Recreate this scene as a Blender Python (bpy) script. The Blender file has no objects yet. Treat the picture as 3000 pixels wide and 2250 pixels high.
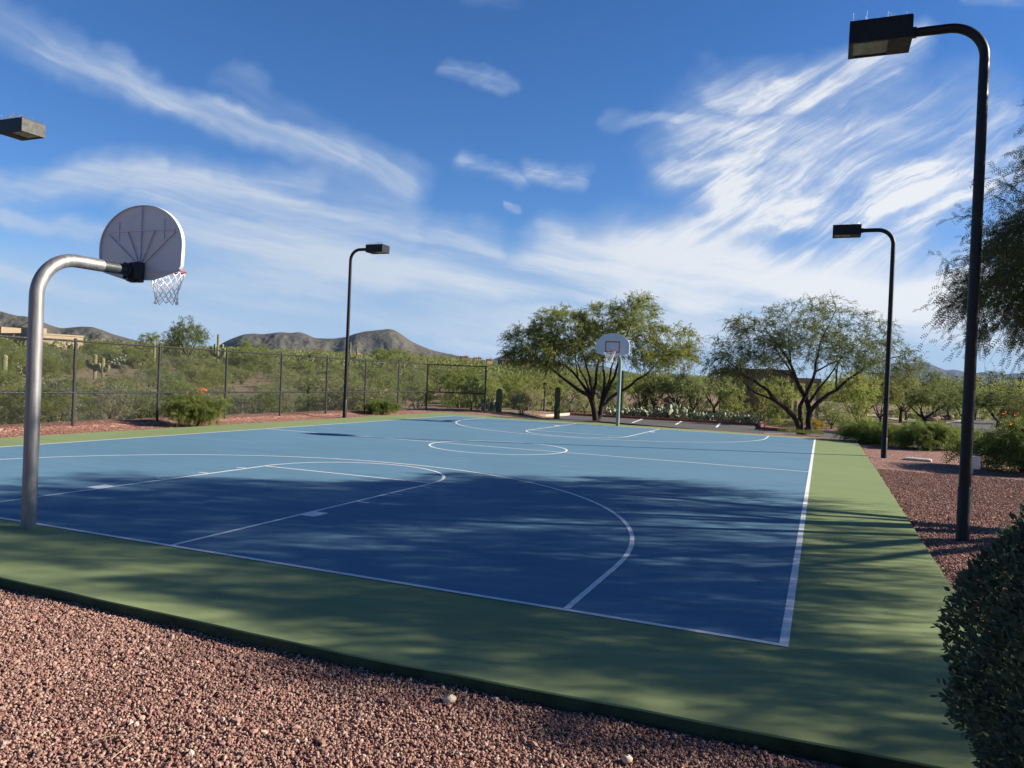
import bpy, math, random
import numpy as np
from mathutils import Vector, Matrix

S = bpy.context.scene
COL = S.collection
rad = math.radians

# ------------------------------------------------------------------ camera
CAM = np.array([7.818, -5.786, 1.847])
YAW, PITCH, ROLL, FPX = -0.3897, -0.0084, 0.0409, 2213.8      # FPX for a 3000 px wide frame
FW = np.array([math.sin(YAW) * math.cos(PITCH), math.cos(YAW) * math.cos(PITCH), math.sin(PITCH)])
_r0 = np.array([math.cos(YAW), -math.sin(YAW), 0.0])
_u0 = np.cross(_r0, FW)
RT = math.cos(ROLL) * _r0 + math.sin(ROLL) * _u0
UP = -math.sin(ROLL) * _r0 + math.cos(ROLL) * _u0
cam_d = bpy.data.cameras.new("camera")
cam_d.sensor_width = 36.0
cam_d.lens = FPX / 3000 * 36
cam_d.clip_start = 0.05
cam_d.clip_end = 80000
cam_o = bpy.data.objects.new("camera", cam_d)
COL.objects.link(cam_o)
cam_o.matrix_world = Matrix(((RT[0], UP[0], -FW[0], CAM[0]), (RT[1], UP[1], -FW[1], CAM[1]),
                             (RT[2], UP[2], -FW[2], CAM[2]), (0, 0, 0, 1)))
S.camera = cam_o

# ------------------------------------------------------------------ exposure, sun, sky
S.view_settings.view_transform = 'Standard'
S.view_settings.look = 'None'
S.view_settings.gamma = 1.0
S.view_settings.exposure = 1.15
S.cycles.use_denoising = True
S.cycles.max_bounces = 6
S.cycles.diffuse_bounces = 3
S.cycles.glossy_bounces = 2
S.cycles.transmission_bounces = 3
S.cycles.transparent_max_bounces = 8
S.cycles.sample_clamp_indirect = 4.0

SUN = np.array([13.5, 6.4, 6.6]); SUN /= np.linalg.norm(SUN)
SUN_EL = math.asin(SUN[2]); SUN_ROT = math.atan2(SUN[0], SUN[1])
sun_d = bpy.data.lights.new("sun", 'SUN')
sun_d.energy = 5.0
sun_d.angle = rad(0.53)
sun_d.color = (1.0, 0.90, 0.76)
sun_o = bpy.data.objects.new("sun", sun_d)
COL.objects.link(sun_o)
sun_o.rotation_euler = Vector(-SUN).to_track_quat('-Z', 'Y').to_euler()
sun_o.location = (20, 10, 30)

W = bpy.data.worlds.new("World")
S.world = W
W.use_nodes = True
W.cycles.sampling_method = 'MANUAL'
W.cycles.sample_map_resolution = 512
SKY_STRENGTH = 0.05


class X:
    """scalar node expression"""
    nt = None

    def __init__(self, s): self.s = s

    @staticmethod
    def m(op, *a, clamp=False):
        n = X.nt.nodes.new('ShaderNodeMath'); n.operation = op; n.use_clamp = clamp
        for i, v in enumerate(a):
            if isinstance(v, X): X.nt.links.new(v.s, n.inputs[i])
            else: n.inputs[i].default_value = v
        return X(n.outputs[0])

    def __add__(s, o): return X.m('ADD', s, o)
    def __radd__(s, o): return X.m('ADD', s, o)
    def __sub__(s, o): return X.m('SUBTRACT', s, o)
    def __rsub__(s, o): return X.m('SUBTRACT', o, s)
    def __mul__(s, o): return X.m('MULTIPLY', s, o)
    def __rmul__(s, o): return X.m('MULTIPLY', s, o)
    def __truediv__(s, o): return X.m('DIVIDE', s, o)

    def clamp(s): return X.m('ADD', s, 0.0, clamp=True)

    def ss(s, a, b, lo=0.0, hi=1.0):
        n = X.nt.nodes.new('ShaderNodeMapRange'); n.interpolation_type = 'SMOOTHSTEP'
        X.nt.links.new(s.s, n.inputs[0])
        for i, v in enumerate((a, b, lo, hi)): n.inputs[i + 1].default_value = v
        return X(n.outputs[0])


def comb(x, y, z=0.0):
    n = X.nt.nodes.new('ShaderNodeCombineXYZ')
    for i, v in enumerate((x, y, z)):
        if isinstance(v, X): X.nt.links.new(v.s, n.inputs[i])
        else: n.inputs[i].default_value = v
    return n.outputs[0]


def noise(vec, scale, detail=4.0, rough=0.55, dist=0.0, color=False):
    n = X.nt.nodes.new('ShaderNodeTexNoise')
    if vec is not None: X.nt.links.new(vec, n.inputs['Vector'])
    n.inputs['Scale'].default_value = scale; n.inputs['Detail'].default_value = detail
    n.inputs['Roughness'].default_value = rough; n.inputs['Distortion'].default_value = dist
    return n.outputs['Color'] if color else X(n.outputs['Fac'])


def mixcol(f, a, b, blend='MIX'):
    n = X.nt.nodes.new('ShaderNodeMix'); n.data_type = 'RGBA'; n.blend_type = blend
    for i, v in ((0, f), (6, a), (7, b)):
        if isinstance(v, X): v = v.s
        if hasattr(v, 'is_linked'): X.nt.links.new(v, n.inputs[i])
        elif i == 0: n.inputs[0].default_value = v
        else: n.inputs[i].default_value = tuple(v) + ((1.0,) if len(v) == 3 else ())
    return n.outputs[2]


F0 = np.array([math.sin(YAW), math.cos(YAW), 0.0])
R0 = np.array([math.cos(YAW), -math.sin(YAW), 0.0])
DP = 3000 / 2212.0          # measurements were taken on a 2212 px wide copy


def ray(ud, vd):
    return FW + RT * (ud * DP - 1500) / FPX - UP * (vd * DP - 1125) / FPX


def sky_xy(ud, vd):
    d = ray(ud, vd)
    return float(d @ R0 / (d @ F0)), float(d[2] / (d @ F0))


def build_world():
    nt = W.node_tree; X.nt = nt
    nt.nodes.clear()
    L = nt.links.new
    sky = nt.nodes.new('ShaderNodeTexSky'); sky.sky_type = 'NISHITA'
    sky.sun_disc = False
    sky.sun_elevation = SUN_EL; sky.sun_rotation = SUN_ROT
    sky.altitude = 900; sky.air_density = 1.0; sky.dust_density = 0.15; sky.ozone_density = 2.6
    hs = nt.nodes.new('ShaderNodeHueSaturation'); hs.inputs['Saturation'].default_value = 1.22
    hs.inputs['Value'].default_value = 1.3
    L(sky.outputs[0], hs.inputs['Color'])
    tc = nt.nodes.new('ShaderNodeTexCoord')

    def dot(v):
        n = nt.nodes.new('ShaderNodeVectorMath'); n.operation = 'DOT_PRODUCT'
        L(tc.outputs['Generated'], n.inputs[0]); n.inputs[1].default_value = tuple(float(q) for q in v)
        return X(n.outputs['Value'])
    dx, dy, dz = dot(R0), dot(F0), dot((0, 0, 1))
    skyc = mixcol(1.0, hs.outputs[0], (0.60, 0.75, 0.99), 'MULTIPLY')
    # sky dimmed overhead and behind the camera to weaken the fill light
    skyc = mixcol(1.0 - dz.ss(0.38, 0.95, 1.0, 0.5) * dy.ss(-0.6, 0.3, 0.7, 1.0), skyc, (0, 0, 0))
    t = X.m('MAXIMUM', dy, 0.12)
    px, py = dx / t, dz / t
    front = dy.ss(0.12, 0.4)
    # irregular edges
    wn = noise(comb(px, py), 5.0, 4, 0.6, color=True)
    sep = nt.nodes.new('ShaderNodeSeparateColor'); L(wn, sep.inputs[0])
    wx, wy = X(sep.outputs[0]) - 0.5, X(sep.outputs[1]) - 0.5
    qx, qy = px + wx * 0.16, py + wy * 0.10

    sx_, sy_ = px + wx * 0.05, py + wy * 0.035

    def capsule(a, b, w, s, soft=0.15):
        ax, ay = sky_xy(*a); bx, by = sky_xy(*b)
        w = w / 1632.0
        ex, ey = bx - ax, by - ay
        l2 = ex * ex + ey * ey
        rx, ry = qx - ax, qy - ay
        h = ((rx * ex + ry * ey) / l2).clamp()
        cx, cy = rx - h * ex, ry - h * ey
        dd = X.m('SQRT', cx * cx + cy * cy)
        return dd.ss(w * soft, w, s, 0.0)

    def union(caps):
        m = capsule(*caps[0])
        for c in caps[1:]: m = X.m('MAXIMUM', m, capsule(*c))
        return m

    def filament(th, su, sv, dist, lo, hi, det=5, seed=0.0, rough=0.62):
        c, s = math.cos(rad(th)), math.sin(rad(th))
        u = sx_ * c + sy_ * s; v = sy_ * c - sx_ * s
        return noise(comb(u * su, v * sv, seed), 1.0, det, rough, dist).ss(lo, hi)

    # long diagonal streak, upper left
    f1 = filament(-25, 1.6, 18, 0.3, 0.25, 0.72, det=7, seed=1.3, rough=.6)
    m1 = union([((-60, 10), (130, 95), 78, .75), ((110, 85), (330, 195), 80, 1.0), ((300, 180), (520, 270), 58, 1.0),
                ((500, 262), (720, 350), 62, .95), ((700, 340), (880, 405), 80, .8), ((520, 170), (600, 260), 60, .35), ((600, 240), (690, 310), 50, .35),
                ((240, 100), (300, 135), 45, .5)])
    a1 = m1 * (0.26 + f1 * 0.84)
    # plume on the right: combed fibres under a curled top
    f2 = filament(34, 3.2, 22, 0.9, 0.34, 0.68, det=8, seed=4.1, rough=.66)
    f2b = filament(18, 2.2, 7, 0.8, 0.28, 0.66, det=7, seed=7.7, rough=.6)
    m2 = union([((1700, 165), (1970, 105), 70, .80), ((1540, 200), (1920, 170), 100, .85), ((1300, 248), (1520, 255), 26, .7),
                ((1500, 320), (2120, 280), 165, .92), ((1580, 430), (2250, 410), 200, 1.15), ((1400, 560), (2250, 560), 150, .92),
                ((1900, 220), (2180, 300), 120, .8), ((1440, 370), (1640, 400), 90, .75), ((1550, 150), (1640, 230), 60, .5)])
    a2 = m2 * (f2b * (0.46 + f2 * 0.50) + f2 * 0.26 + 0.12)
    # sheet, lower left, and the low veil all along the horizon
    f3 = filament(-11, 1.3, 11, 0.5, 0.28, 0.68, det=8, seed=9.2, rough=.62)
    f3b = filament(-5, 2.4, 26, 0.5, 0.32, 0.70, det=6, seed=3.4)
    m3 = union([((-80, 400), (330, 385), 70, .95), ((280, 410), (640, 440), 95, 1.0), ((600, 460), (880, 530), 110, 1.0),
                ((-100, 590), (700, 590), 110, .9), ((840, 520), (1060, 560), 80, .85), ((330, 500), (800, 550), 130, .95),
                ((-80, 440), (230, 500), 36, .9), ((700, 600), (1500, 590), 105, .95), ((1200, 560), (1600, 590), 115, .85),
                ((-100, 680), (2300, 700), 110, .8), ((960, 740), (1110, 748), 26, .95),
                ((1500, 630), (2300, 650), 130, .95)])
    a3 = m3 * (0.22 + f3 * 0.74 + f3b * 0.26)
    # small loose wisps
    f4 = filament(-8, 6, 26, 0.6, 0.36, 0.64, seed=2.7)
    f4b = filament(25, 7, 22, 0.6, 0.36, 0.64, seed=6.7)
    m4 = union([((930, 150), (1130, 190), 20, .55), ((1000, 350), (1130, 385), 36, .65), ((1155, 360), (1250, 380), 40, .7),
                ((1085, 460), (1115, 462), 12, .8), ((1160, 500), (1240, 520), 20, .6), ((1020, 15), (1110, 10), 30, .25), ((2110, 0), (2210, 10), 30, .4)])
    a4 = m4 * (f4 * 0.7 + f4b * 0.45).clamp()
    base = py.ss(-0.03, 0.21, 0.95, 0.0) * dy.ss(0.0, 0.4)
    skyc = mixcol(base, skyc, (0.47 * 7.2, 0.65 * 7.2, 0.92 * 7.2))
    inv = (1.0 - a1.clamp() * 0.92) * (1.0 - a2.clamp() * 0.97) * (1.0 - a3.clamp() * 0.94) * (1.0 - a4.clamp() * 0.9)
    a = ((1.0 - inv) * front).clamp()
    # thicker cloud is whiter, and the side towards the sun is brighter
    sunside = px.ss(-0.35, 0.5, 0.0, 1.0)
    thick = a.ss(0.25, 1.0)
    cg = 7.2
    c_thin = (0.50 * cg, 0.66 * cg, 0.92 * cg)
    c_thick = mixcol(sunside, (0.74 * cg, 0.84 * cg, 0.98 * cg), (1.12 * cg, 1.14 * cg, 1.17 * cg))
    cc = mixcol(thick, c_thin, c_thick)
    out = mixcol(a, skyc, cc)
    bg = nt.nodes.new('ShaderNodeBackground'); bg.inputs['Strength'].default_value = SKY_STRENGTH
    L(out, bg.inputs['Color'])
    o = nt.nodes.new('ShaderNodeOutputWorld'); L(bg.outputs[0], o.inputs['Surface'])


build_world()

# ------------------------------------------------------------------ placing helpers


def gp(ud, vd, z=0.0):
    d = ray(ud, vd); t = (z - CAM[2]) / d[2]
    return CAM + t * d


def gz(u0, v0, s, u, v, z=-0.08):
    """ground point of a pixel measured in an enlarged crop of the photograph"""
    return gp((u0 + u * s) / DP, (v0 + v * s) / DP, z)


def az(ud, dist):
    v0 = ray(ud, 830); d = v0[:2] / np.linalg.norm(v0[:2])
    return CAM[:2] + d * dist


def zat(ud, vd, dist):
    d = ray(ud, vd)
    return CAM[2] + d[2] / np.linalg.norm(d[:2]) * dist


# ------------------------------------------------------------------ materials
MATS = {}


def new_mat(name):
    m = bpy.data.materials.new(name); m.use_nodes = True
    nt = m.node_tree; X.nt = nt
    MATS[name] = m
    return m, nt, nt.nodes['Principled BSDF']


def objco(nt):
    n = nt.nodes.new('ShaderNodeTexCoord'); return n.outputs['Object']


def worldpos(nt):
    n = nt.nodes.new('ShaderNodeNewGeometry'); return n.outputs['Position']


def bump(nt, b, h, strength, dist):
    n = nt.nodes.new('ShaderNodeBump'); n.inputs['Strength'].default_value = strength
    n.inputs['Distance'].default_value = dist
    nt.links.new(h.s if isinstance(h, X) else h, n.inputs['Height'])
    nt.links.new(n.outputs[0], b.inputs['Normal'])
    return n


def paint(name, col, rough=0.5, metal=0.0, var=0.15, scale=6.0, spec=0.4, bmp=0.0, bscale=80.0):
    m, nt, b = new_mat(name)
    p = objco(nt)
    n = noise(p, scale, 6, 0.65)
    c1 = tuple(c * (1 - var) for c in col); c2 = tuple(min(1, c * (1 + var)) for c in col)
    nt.links.new(mixcol(n.ss(0.3, 0.7), c1, c2), b.inputs['Base Color'])
    nt.links.new((noise(p, scale * 3, 4).ss(0.3, 0.7, rough - 0.07, rough + 0.08)).s, b.inputs['Roughness'])
    b.inputs['Metallic'].default_value = metal
    b.inputs['Specular IOR Level'].default_value = spec
    if bmp: bump(nt, b, noise(p, bscale, 4), bmp, 0.01)
    return m


def leaf_mat(name, c1, c2, c3, trans=0.35, spread=1.0):
    """three leaf tints, chosen per leaf and per spray; thin leaves let light through"""
    m, nt, b = new_mat(name)
    g = nt.nodes.new('ShaderNodeNewGeometry')
    oi = nt.nodes.new('ShaderNodeObjectInfo')
    r = X(g.outputs['Random Per Island'])
    orr = X(oi.outputs['Random'])
    cl = noise(objco(nt), 1.1 * spread, 3)
    t = (r * 0.55 + cl.ss(0.3, 0.7) * 0.45)
    col = mixcol(t.ss(0.15, 0.6), c1, c2)
    col = mixcol((r * 0.5 + orr * 0.5).ss(0.45, 0.9), col, c3)
    tr = nt.nodes.new('ShaderNodeBsdfTranslucent')
    df = nt.nodes.new('ShaderNodeBsdfDiffuse')
    hs = nt.nodes.new('ShaderNodeHueSaturation'); hs.inputs['Value'].default_value = 1.35; hs.inputs['Hue'].default_value = 0.487
    nt.links.new(col, hs.inputs['Color'])
    nt.links.new(hs.outputs[0], tr.inputs['Color']); nt.links.new(col, df.inputs['Color'])
    mx = nt.nodes.new('ShaderNodeMixShader'); mx.inputs[0].default_value = trans
    nt.links.new(df.outputs[0], mx.inputs[1]); nt.links.new(tr.outputs[0], mx.inputs[2])
    nt.links.new(mx.outputs[0], nt.nodes['Material Output'].inputs['Surface'])
    nt.nodes.remove(b)
    return m


def build_materials():
    # acrylic court paints with faint squeegee streaks, dust and scuffs
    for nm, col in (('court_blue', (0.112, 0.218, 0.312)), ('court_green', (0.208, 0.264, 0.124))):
        m, nt, b = new_mat(nm)
        p = worldpos(nt)
        mp = nt.nodes.new('ShaderNodeMapping'); mp.inputs['Scale'].default_value = (0.35, 4.0, 1)
        mp.inputs['Rotation'].default_value = (0, 0, rad(8)); nt.links.new(p, mp.inputs[0])
        st = noise(mp.outputs[0], 1.2, 6, 0.6)
        big = noise(p, 0.22, 5, 0.6)
        fine = noise(p, 60, 3, 0.7)
        t = st * 0.4 + big * 0.4 + fine * 0.2
        c = mixcol(t.ss(0.35, 0.65), tuple(q * 0.90 for q in col), tuple(q * 1.10 for q in col))
        dust = noise(p, 0.9, 7, 0.7, 0.6).ss(0.55, 0.80)
        c = mixcol(dust * 0.24, c, (0.28, 0.29, 0.28))
        sc1 = noise(mp.outputs[0], 7.0, 5, 0.75, 1.2).ss(0.66, 0.80)
        c = mixcol(sc1 * 0.22, c, tuple(q * 0.62 for q in col))
        if nm == 'court_green':
            # rim left by a dried puddle
            sx = nt.nodes.new('ShaderNodeSeparateXYZ'); nt.links.new(p, sx.inputs[0])
            ux = (X(sx.outputs[0]) - 7.35) / 1.5; uy = (X(sx.outputs[1]) + 0.75) / 0.62
            rr = X.m('SQRT', ux * ux + uy * uy) + noise(p, 1.5, 3) * 0.25
            ring = rr.ss(0.98, 1.06) * rr.ss(1.10, 1.45, 1.0, 0.0)
            c = mixcol(ring * 0.28, c, (0.17, 0.20, 0.09))
        nt.links.new(c, b.inputs['Base Color'])
        b.inputs['Roughness'].default_value = 0.8
        b.inputs['Specular IOR Level'].default_value = 0.08
        bump(nt, b, noise(p, 260, 2, 0.6) + noise(p, 40, 2) * 0.4, 0.25, 0.004)
    m, nt, b = new_mat('line_white')
    p = worldpos(nt)
    n = noise(p, 9, 6, 0.7).ss(0.3, 0.75)
    nt.links.new(mixcol(n, (0.80, 0.81, 0.80), (0.62, 0.65, 0.65)), b.inputs['Base Color'])
    b.inputs['Roughness'].default_value = 0.7
    # gravel as a sheet (far beds) and as loose stones
    for nm, tint in (('gravel_sheet', (1, 1, 1)), ('gravel_sheet_red', (1.0, 1.0, 1.0))):
        m, nt, b = new_mat(nm)
        p = worldpos(nt)
        v = nt.nodes.new('ShaderNodeTexVoronoi'); v.inputs['Scale'].default_value = 30 if nm == 'gravel_sheet' else 15; nt.links.new(p, v.inputs['Vector'])
        v2 = nt.nodes.new('ShaderNodeTexVoronoi'); v2.inputs['Scale'].default_value = 17; nt.links.new(p, v2.inputs['Vector'])
        sc = nt.nodes.new('ShaderNodeSeparateColor'); nt.links.new(v.outputs['Color'], sc.inputs[0])
        r = X(sc.outputs[0]); r2 = X(sc.outputs[1])
        a_, b_, c_ = ((0.19, 0.095, 0.080), (0.37, 0.195, 0.160), (0.54, 0.38, 0.31)) if nm == 'gravel_sheet' else \
            ((0.17, 0.070, 0.048), (0.38, 0.185, 0.13), (0.56, 0.38, 0.30))
        c = mixcol(r, a_, b_); c = mixcol(r2.ss(0.72, 0.95), c, c_)
        c = mixcol(noise(p, 0.8, 5).ss(0.4, 0.7) * 0.35, c, tuple(q * 0.7 for q in b_))
        nt.links.new(c, b.inputs['Base Color']); b.inputs['Roughness'].default_value = 0.9
        b.inputs['Specular IOR Level'].default_value = 0.2
        h = X(v.outputs['Distance']) * -1.0 + r * 0.5 + X(v2.outputs['Distance']) * -0.6
        bump(nt, b, h, 1.0, 0.035)
    m, nt, b = new_mat('gravel_stone')
    g = nt.nodes.new('ShaderNodeNewGeometry'); r = X(g.outputs['Random Per Island'])
    cr = nt.nodes.new('ShaderNodeValToRGB')
    el = cr.color_ramp.elements
    el[0].position = 0; el[0].color = (0.14, 0.066, 0.058, 1); el[1].position = 1; el[1].color = (0.50, 0.42, 0.35, 1)
    for q, c in ((0.25, (0.25, 0.135, 0.112, 1)), (0.5, (0.34, 0.195, 0.158, 1)), (0.72, (0.44, 0.272, 0.215, 1)), (0.88, (0.31, 0.225, 0.185, 1)), (0.95, (0.50, 0.37, 0.285, 1))):
        e = el.new(q); e.color = c
    nt.links.new(r.s, cr.inputs[0])
    nt.links.new(mixcol(noise(worldpos(nt), 220, 3) * 0.5, cr.outputs[0], (0.25, 0.16, 0.13), 'MULTIPLY'), b.inputs['Base Color'])
    nt.links.new(mixcol(noise(worldpos(nt), 150, 3).ss(0.35, 0.7) * 0.4, cr.outputs[0], (0.22, 0.12, 0.095)), b.inputs['Base Color'])
    b.inputs['Roughness'].default_value = 0.9; b.inputs['Specular IOR Level'].default_value = 0.15
    # desert soil with stones and dry grass tints
    m, nt, b = new_mat('desert_soil')
    p = worldpos(nt)
    n1 = noise(p, 0.35, 7, 0.65); n2 = noise(p, 3.5, 6, 0.7); n3 = noise(p, 0.03, 4)
    c = mixcol(n2.ss(0.3, 0.7), (0.16, 0.112, 0.080), (0.32, 0.235, 0.17))
    c = mixcol(n1.ss(0.45, 0.65) * 0.6, c, (0.30, 0.24, 0.15))
    c = mixcol(n3.ss(0.4, 0.6) * 0.3, c, (0.13, 0.125, 0.07))
    nt.links.new(c, b.inputs['Base Color']); b.inputs['Roughness'].default_value = 0.95
    b.inputs['Specular IOR Level'].default_value = 0.1
    bump(nt, b, n2 + noise(p, 14, 4) * 0.4, 0.9, 0.12)
    # asphalt
    m, nt, b = new_mat('asphalt')
    p = worldpos(nt)
    c = mixcol(noise(p, 90, 3, 0.7).ss(0.3, 0.7), (0.062, 0.060, 0.060), (0.12, 0.115, 0.11))
    c = mixcol(noise(p, 0.5, 6, 0.7).ss(0.4, 0.7) * 0.5, c, (0.14, 0.132, 0.125))
    nt.links.new(c, b.inputs['Base Color']); b.inputs['Roughness'].default_value = 0.85
    b.inputs['Specular IOR Level'].default_value = 0.25
    bump(nt, b, noise(p, 120, 3), 0.5, 0.008)
    # mountain: soil and rock dotted with scrub
    m, nt, b = new_mat('mountain_scrub')
    p = worldpos(nt)
    v = nt.nodes.new('ShaderNodeTexVoronoi'); v.inputs['Scale'].default_value = 0.085; nt.links.new(p, v.inputs['Vector'])
    v.inputs['Randomness'].default_value = 1.0
    n1 = noise(p, 0.006, 7, 0.65); n2 = noise(p, 0.05, 5, 0.7)
    c = mixcol(n2.ss(0.3, 0.7), (0.098, 0.086, 0.074), (0.145, 0.126, 0.105))
    c = mixcol(n1.ss(0.35, 0.65) * 0.5, c, (0.080, 0.080, 0.060))
    dots = X(v.outputs['Distance']).ss(0.30, 0.62, 1.0, 0.0)
    c = mixcol(dots * 0.75, c, (0.050, 0.058, 0.036))
    nt.links.new(c, b.inputs['Base Color']); b.inputs['Roughness'].default_value = 1.0
    b.inputs['Specular IOR Level'].default_value = 0.0
    bump(nt, b, dots * 0.8 + n2 * 0.5, 0.45, 2.0)
    m, nt, b = new_mat('mountain_rock')
    p = worldpos(nt)
    n1 = noise(p, 0.0012, 7, 0.65)
    c = mixcol(n1.ss(0.35, 0.65), (0.055, 0.055, 0.060), (0.085, 0.082, 0.085))
    nt.links.new(c, b.inputs['Base Color']); b.inputs['Roughness'].default_value = 1.0
    b.inputs['Specular IOR Level'].default_value = 0.0
    # metals and paints
    m, nt, b = new_mat('galvanized')
    p = objco(nt)
    mp = nt.nodes.new('ShaderNodeMapping'); mp.inputs['Scale'].default_value = (14, 14, 1.2); nt.links.new(p, mp.inputs[0])
    n = noise(mp.outputs[0], 2.0, 6, 0.65); n2 = noise(p, 30, 4, 0.7)
    c = mixcol(n.ss(0.3, 0.7), (0.19, 0.19, 0.20), (0.29, 0.29, 0.29))
    c = mixcol(n2.ss(0.60, 0.75) * 0.4, c, (0.22, 0.21, 0.20))
    nt.links.new(c, b.inputs['Base Color']); b.inputs['Metallic'].default_value = 0.7
    nt.links.new(n.ss(0.2, 0.8, 0.48, 0.62).s, b.inputs['Roughness'])
    bump(nt, b, n2, 0.12, 0.004)
    paint('edge_shade', (0.040, 0.062, 0.036), 0.85, 0.0, 0.4, 3, 0.1, 0.5, 25)  # darker green: shade on the slab's sides put into the colour
    paint('lamp_bronze', (0.008, 0.008, 0.009), 0.45, 0.0, 0.25, 5, 0.3, 0.05, 60)
    paint('fence_black', (0.026, 0.027, 0.029), 0.5, 0.0, 0.2, 5, 0.4)
    paint('wire_black', (0.045, 0.047, 0.050), 0.55, 0.0, 0.2, 5, 0.4)
    paint('pole_green', (0.20, 0.27, 0.24), 0.5, 0.2, 0.12, 5, 0.4)
    paint('sleeve_dark', (0.030, 0.038, 0.042), 0.5, 0.1, 0.25, 9, 0.4)
    paint('board_paint', (0.60, 0.62, 0.65), 0.45, 0.0, 0.05, 3, 0.45)
    paint('rim_orange', (0.50, 0.065, 0.025), 0.45, 0.0, 0.25, 12, 0.4)
    paint('square_red', (0.52, 0.10, 0.05), 0.6, 0.0, 0.12, 12, 0.3)
    paint('net_cord', (0.90, 0.89, 0.86), 0.9, 0.0, 0.1, 20, 0.1)
    paint('spike_steel', (0.72, 0.72, 0.72), 0.25, 0.9, 0.1, 5)
    paint('lens_glass', (0.17, 0.17, 0.155), 0.2, 0.0, 0.4, 9, 0.5)
    paint('kerb_red', (0.36, 0.115, 0.085), 0.75, 0.0, 0.2, 4, 0.2, 0.2, 60)
    paint('kerb_pale', (0.56, 0.40, 0.33), 0.8, 0.0, 0.15, 4, 0.2, 0.2, 60)
    paint('concrete_walk', (0.46, 0.385, 0.30), 0.85, 0.0, 0.12, 2, 0.2, 0.2, 40)
    paint('stucco_tan', (0.32, 0.255, 0.175), 0.9, 0.0, 0.08, 2.5, 0.15, 0.3, 30)
    paint('stucco_brown', (0.215, 0.148, 0.098), 0.9, 0.0, 0.1, 2.5, 0.15, 0.3, 30)
    paint('stucco_red', (0.27, 0.12, 0.085), 0.9, 0.0, 0.1, 2.5, 0.15)
    paint('stucco_pink', (0.36, 0.24, 0.165), 0.9, 0.0, 0.1, 2.5, 0.15)
    paint('dark_glass', (0.02, 0.022, 0.025), 0.15, 0.0, 0.2, 3, 0.5)
    paint('bark_dark', (0.040, 0.031, 0.026), 0.9, 0.0, 0.35, 7, 0.15, 0.9, 30)
    paint('bark_tan', (0.16, 0.135, 0.085), 0.9, 0.0, 0.3, 7, 0.15, 0.7, 30)
    paint('saguaro_skin', (0.105, 0.135, 0.062), 0.7, 0.0, 0.25, 5, 0.3)
    paint('saguaro_pale', (0.235, 0.235, 0.115), 0.7, 0.0, 0.25, 5, 0.3)
    paint('pear_pad', (0.26, 0.29, 0.18), 0.6, 0.0, 0.28, 4, 0.35)
    paint('agave_leaf', (0.16, 0.21, 0.17), 0.6, 0.0, 0.2, 4, 0.3)
    paint('plastic_white', (0.72, 0.72, 0.70), 0.5, 0.0, 0.06, 4, 0.4)
    paint('concrete_lid', (0.52, 0.49, 0.45), 0.85, 0.0, 0.15, 8, 0.2, 0.3, 50)
    paint('pale_stone', (0.55, 0.46, 0.36), 0.85, 0.0, 0.15, 12, 0.2, 0.5, 30)
    paint('brown_rock', (0.24, 0.16, 0.12), 0.9, 0.0, 0.3, 2, 0.2, 0.6, 12)
    paint('petal_orange', (0.85, 0.19, 0.03), 0.7, 0.0, 0.2, 20, 0.2)
    paint('petal_yellow', (0.75, 0.50, 0.03), 0.7, 0.0, 0.2, 20, 0.2)
    paint('dry_twig', (0.42, 0.33, 0.22), 0.9, 0.0, 0.2, 20, 0.1)
    paint('lawn', (0.20, 0.30, 0.06), 0.9, 0.0, 0.2, 3, 0.1, 0.4, 30)
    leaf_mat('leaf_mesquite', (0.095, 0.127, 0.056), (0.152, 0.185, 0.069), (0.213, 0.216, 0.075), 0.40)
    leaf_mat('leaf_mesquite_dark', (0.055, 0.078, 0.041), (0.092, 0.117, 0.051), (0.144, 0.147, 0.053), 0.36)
    leaf_mat('leaf_paloverde', (0.140, 0.188, 0.056), (0.206, 0.253, 0.070), (0.256, 0.269, 0.088), 0.58)
    leaf_mat('leaf_olive', (0.151, 0.192, 0.086), (0.223, 0.263, 0.108), (0.290, 0.290, 0.128), 0.52)
    leaf_mat('leaf_canopy', (0.129, 0.175, 0.051), (0.200, 0.247, 0.062), (0.267, 0.282, 0.078), 0.38)
    leaf_mat('leaf_sage', (0.17, 0.18, 0.115), (0.23, 0.24, 0.16), (0.28, 0.27, 0.19), 0.3)
    leaf_mat('leaf_far', (0.127, 0.157, 0.060), (0.194, 0.224, 0.078), (0.261, 0.261, 0.112), 0.25, .05)
    leaf_mat('leaf_grey', (0.192, 0.211, 0.136), (0.282, 0.292, 0.192), (0.359, 0.347, 0.224), 0.45)
    leaf_mat('leaf_brown', (0.133, 0.112, 0.065), (0.203, 0.169, 0.096), (0.172, 0.179, 0.081), 0.25)
    leaf_mat('leaf_poinciana', (0.090, 0.136, 0.041), (0.136, 0.184, 0.053), (0.207, 0.218, 0.063), 0.42, 2)
    leaf_mat('leaf_hedge', (0.044, 0.072, 0.049), (0.075, 0.109, 0.073), (0.117, 0.150, 0.099), 0.18, 2)
    leaf_mat('leaf_yellow', (0.260, 0.210, 0.025), (0.380, 0.300, 0.040), (0.150, 0.180, 0.030), 0.3, 3)
    leaf_mat('leaf_cholla', (0.26, 0.23, 0.10), (0.34, 0.30, 0.14), (0.20, 0.19, 0.09), 0.1, 2)


build_materials()

# ------------------------------------------------------------------ mesh helpers


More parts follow.
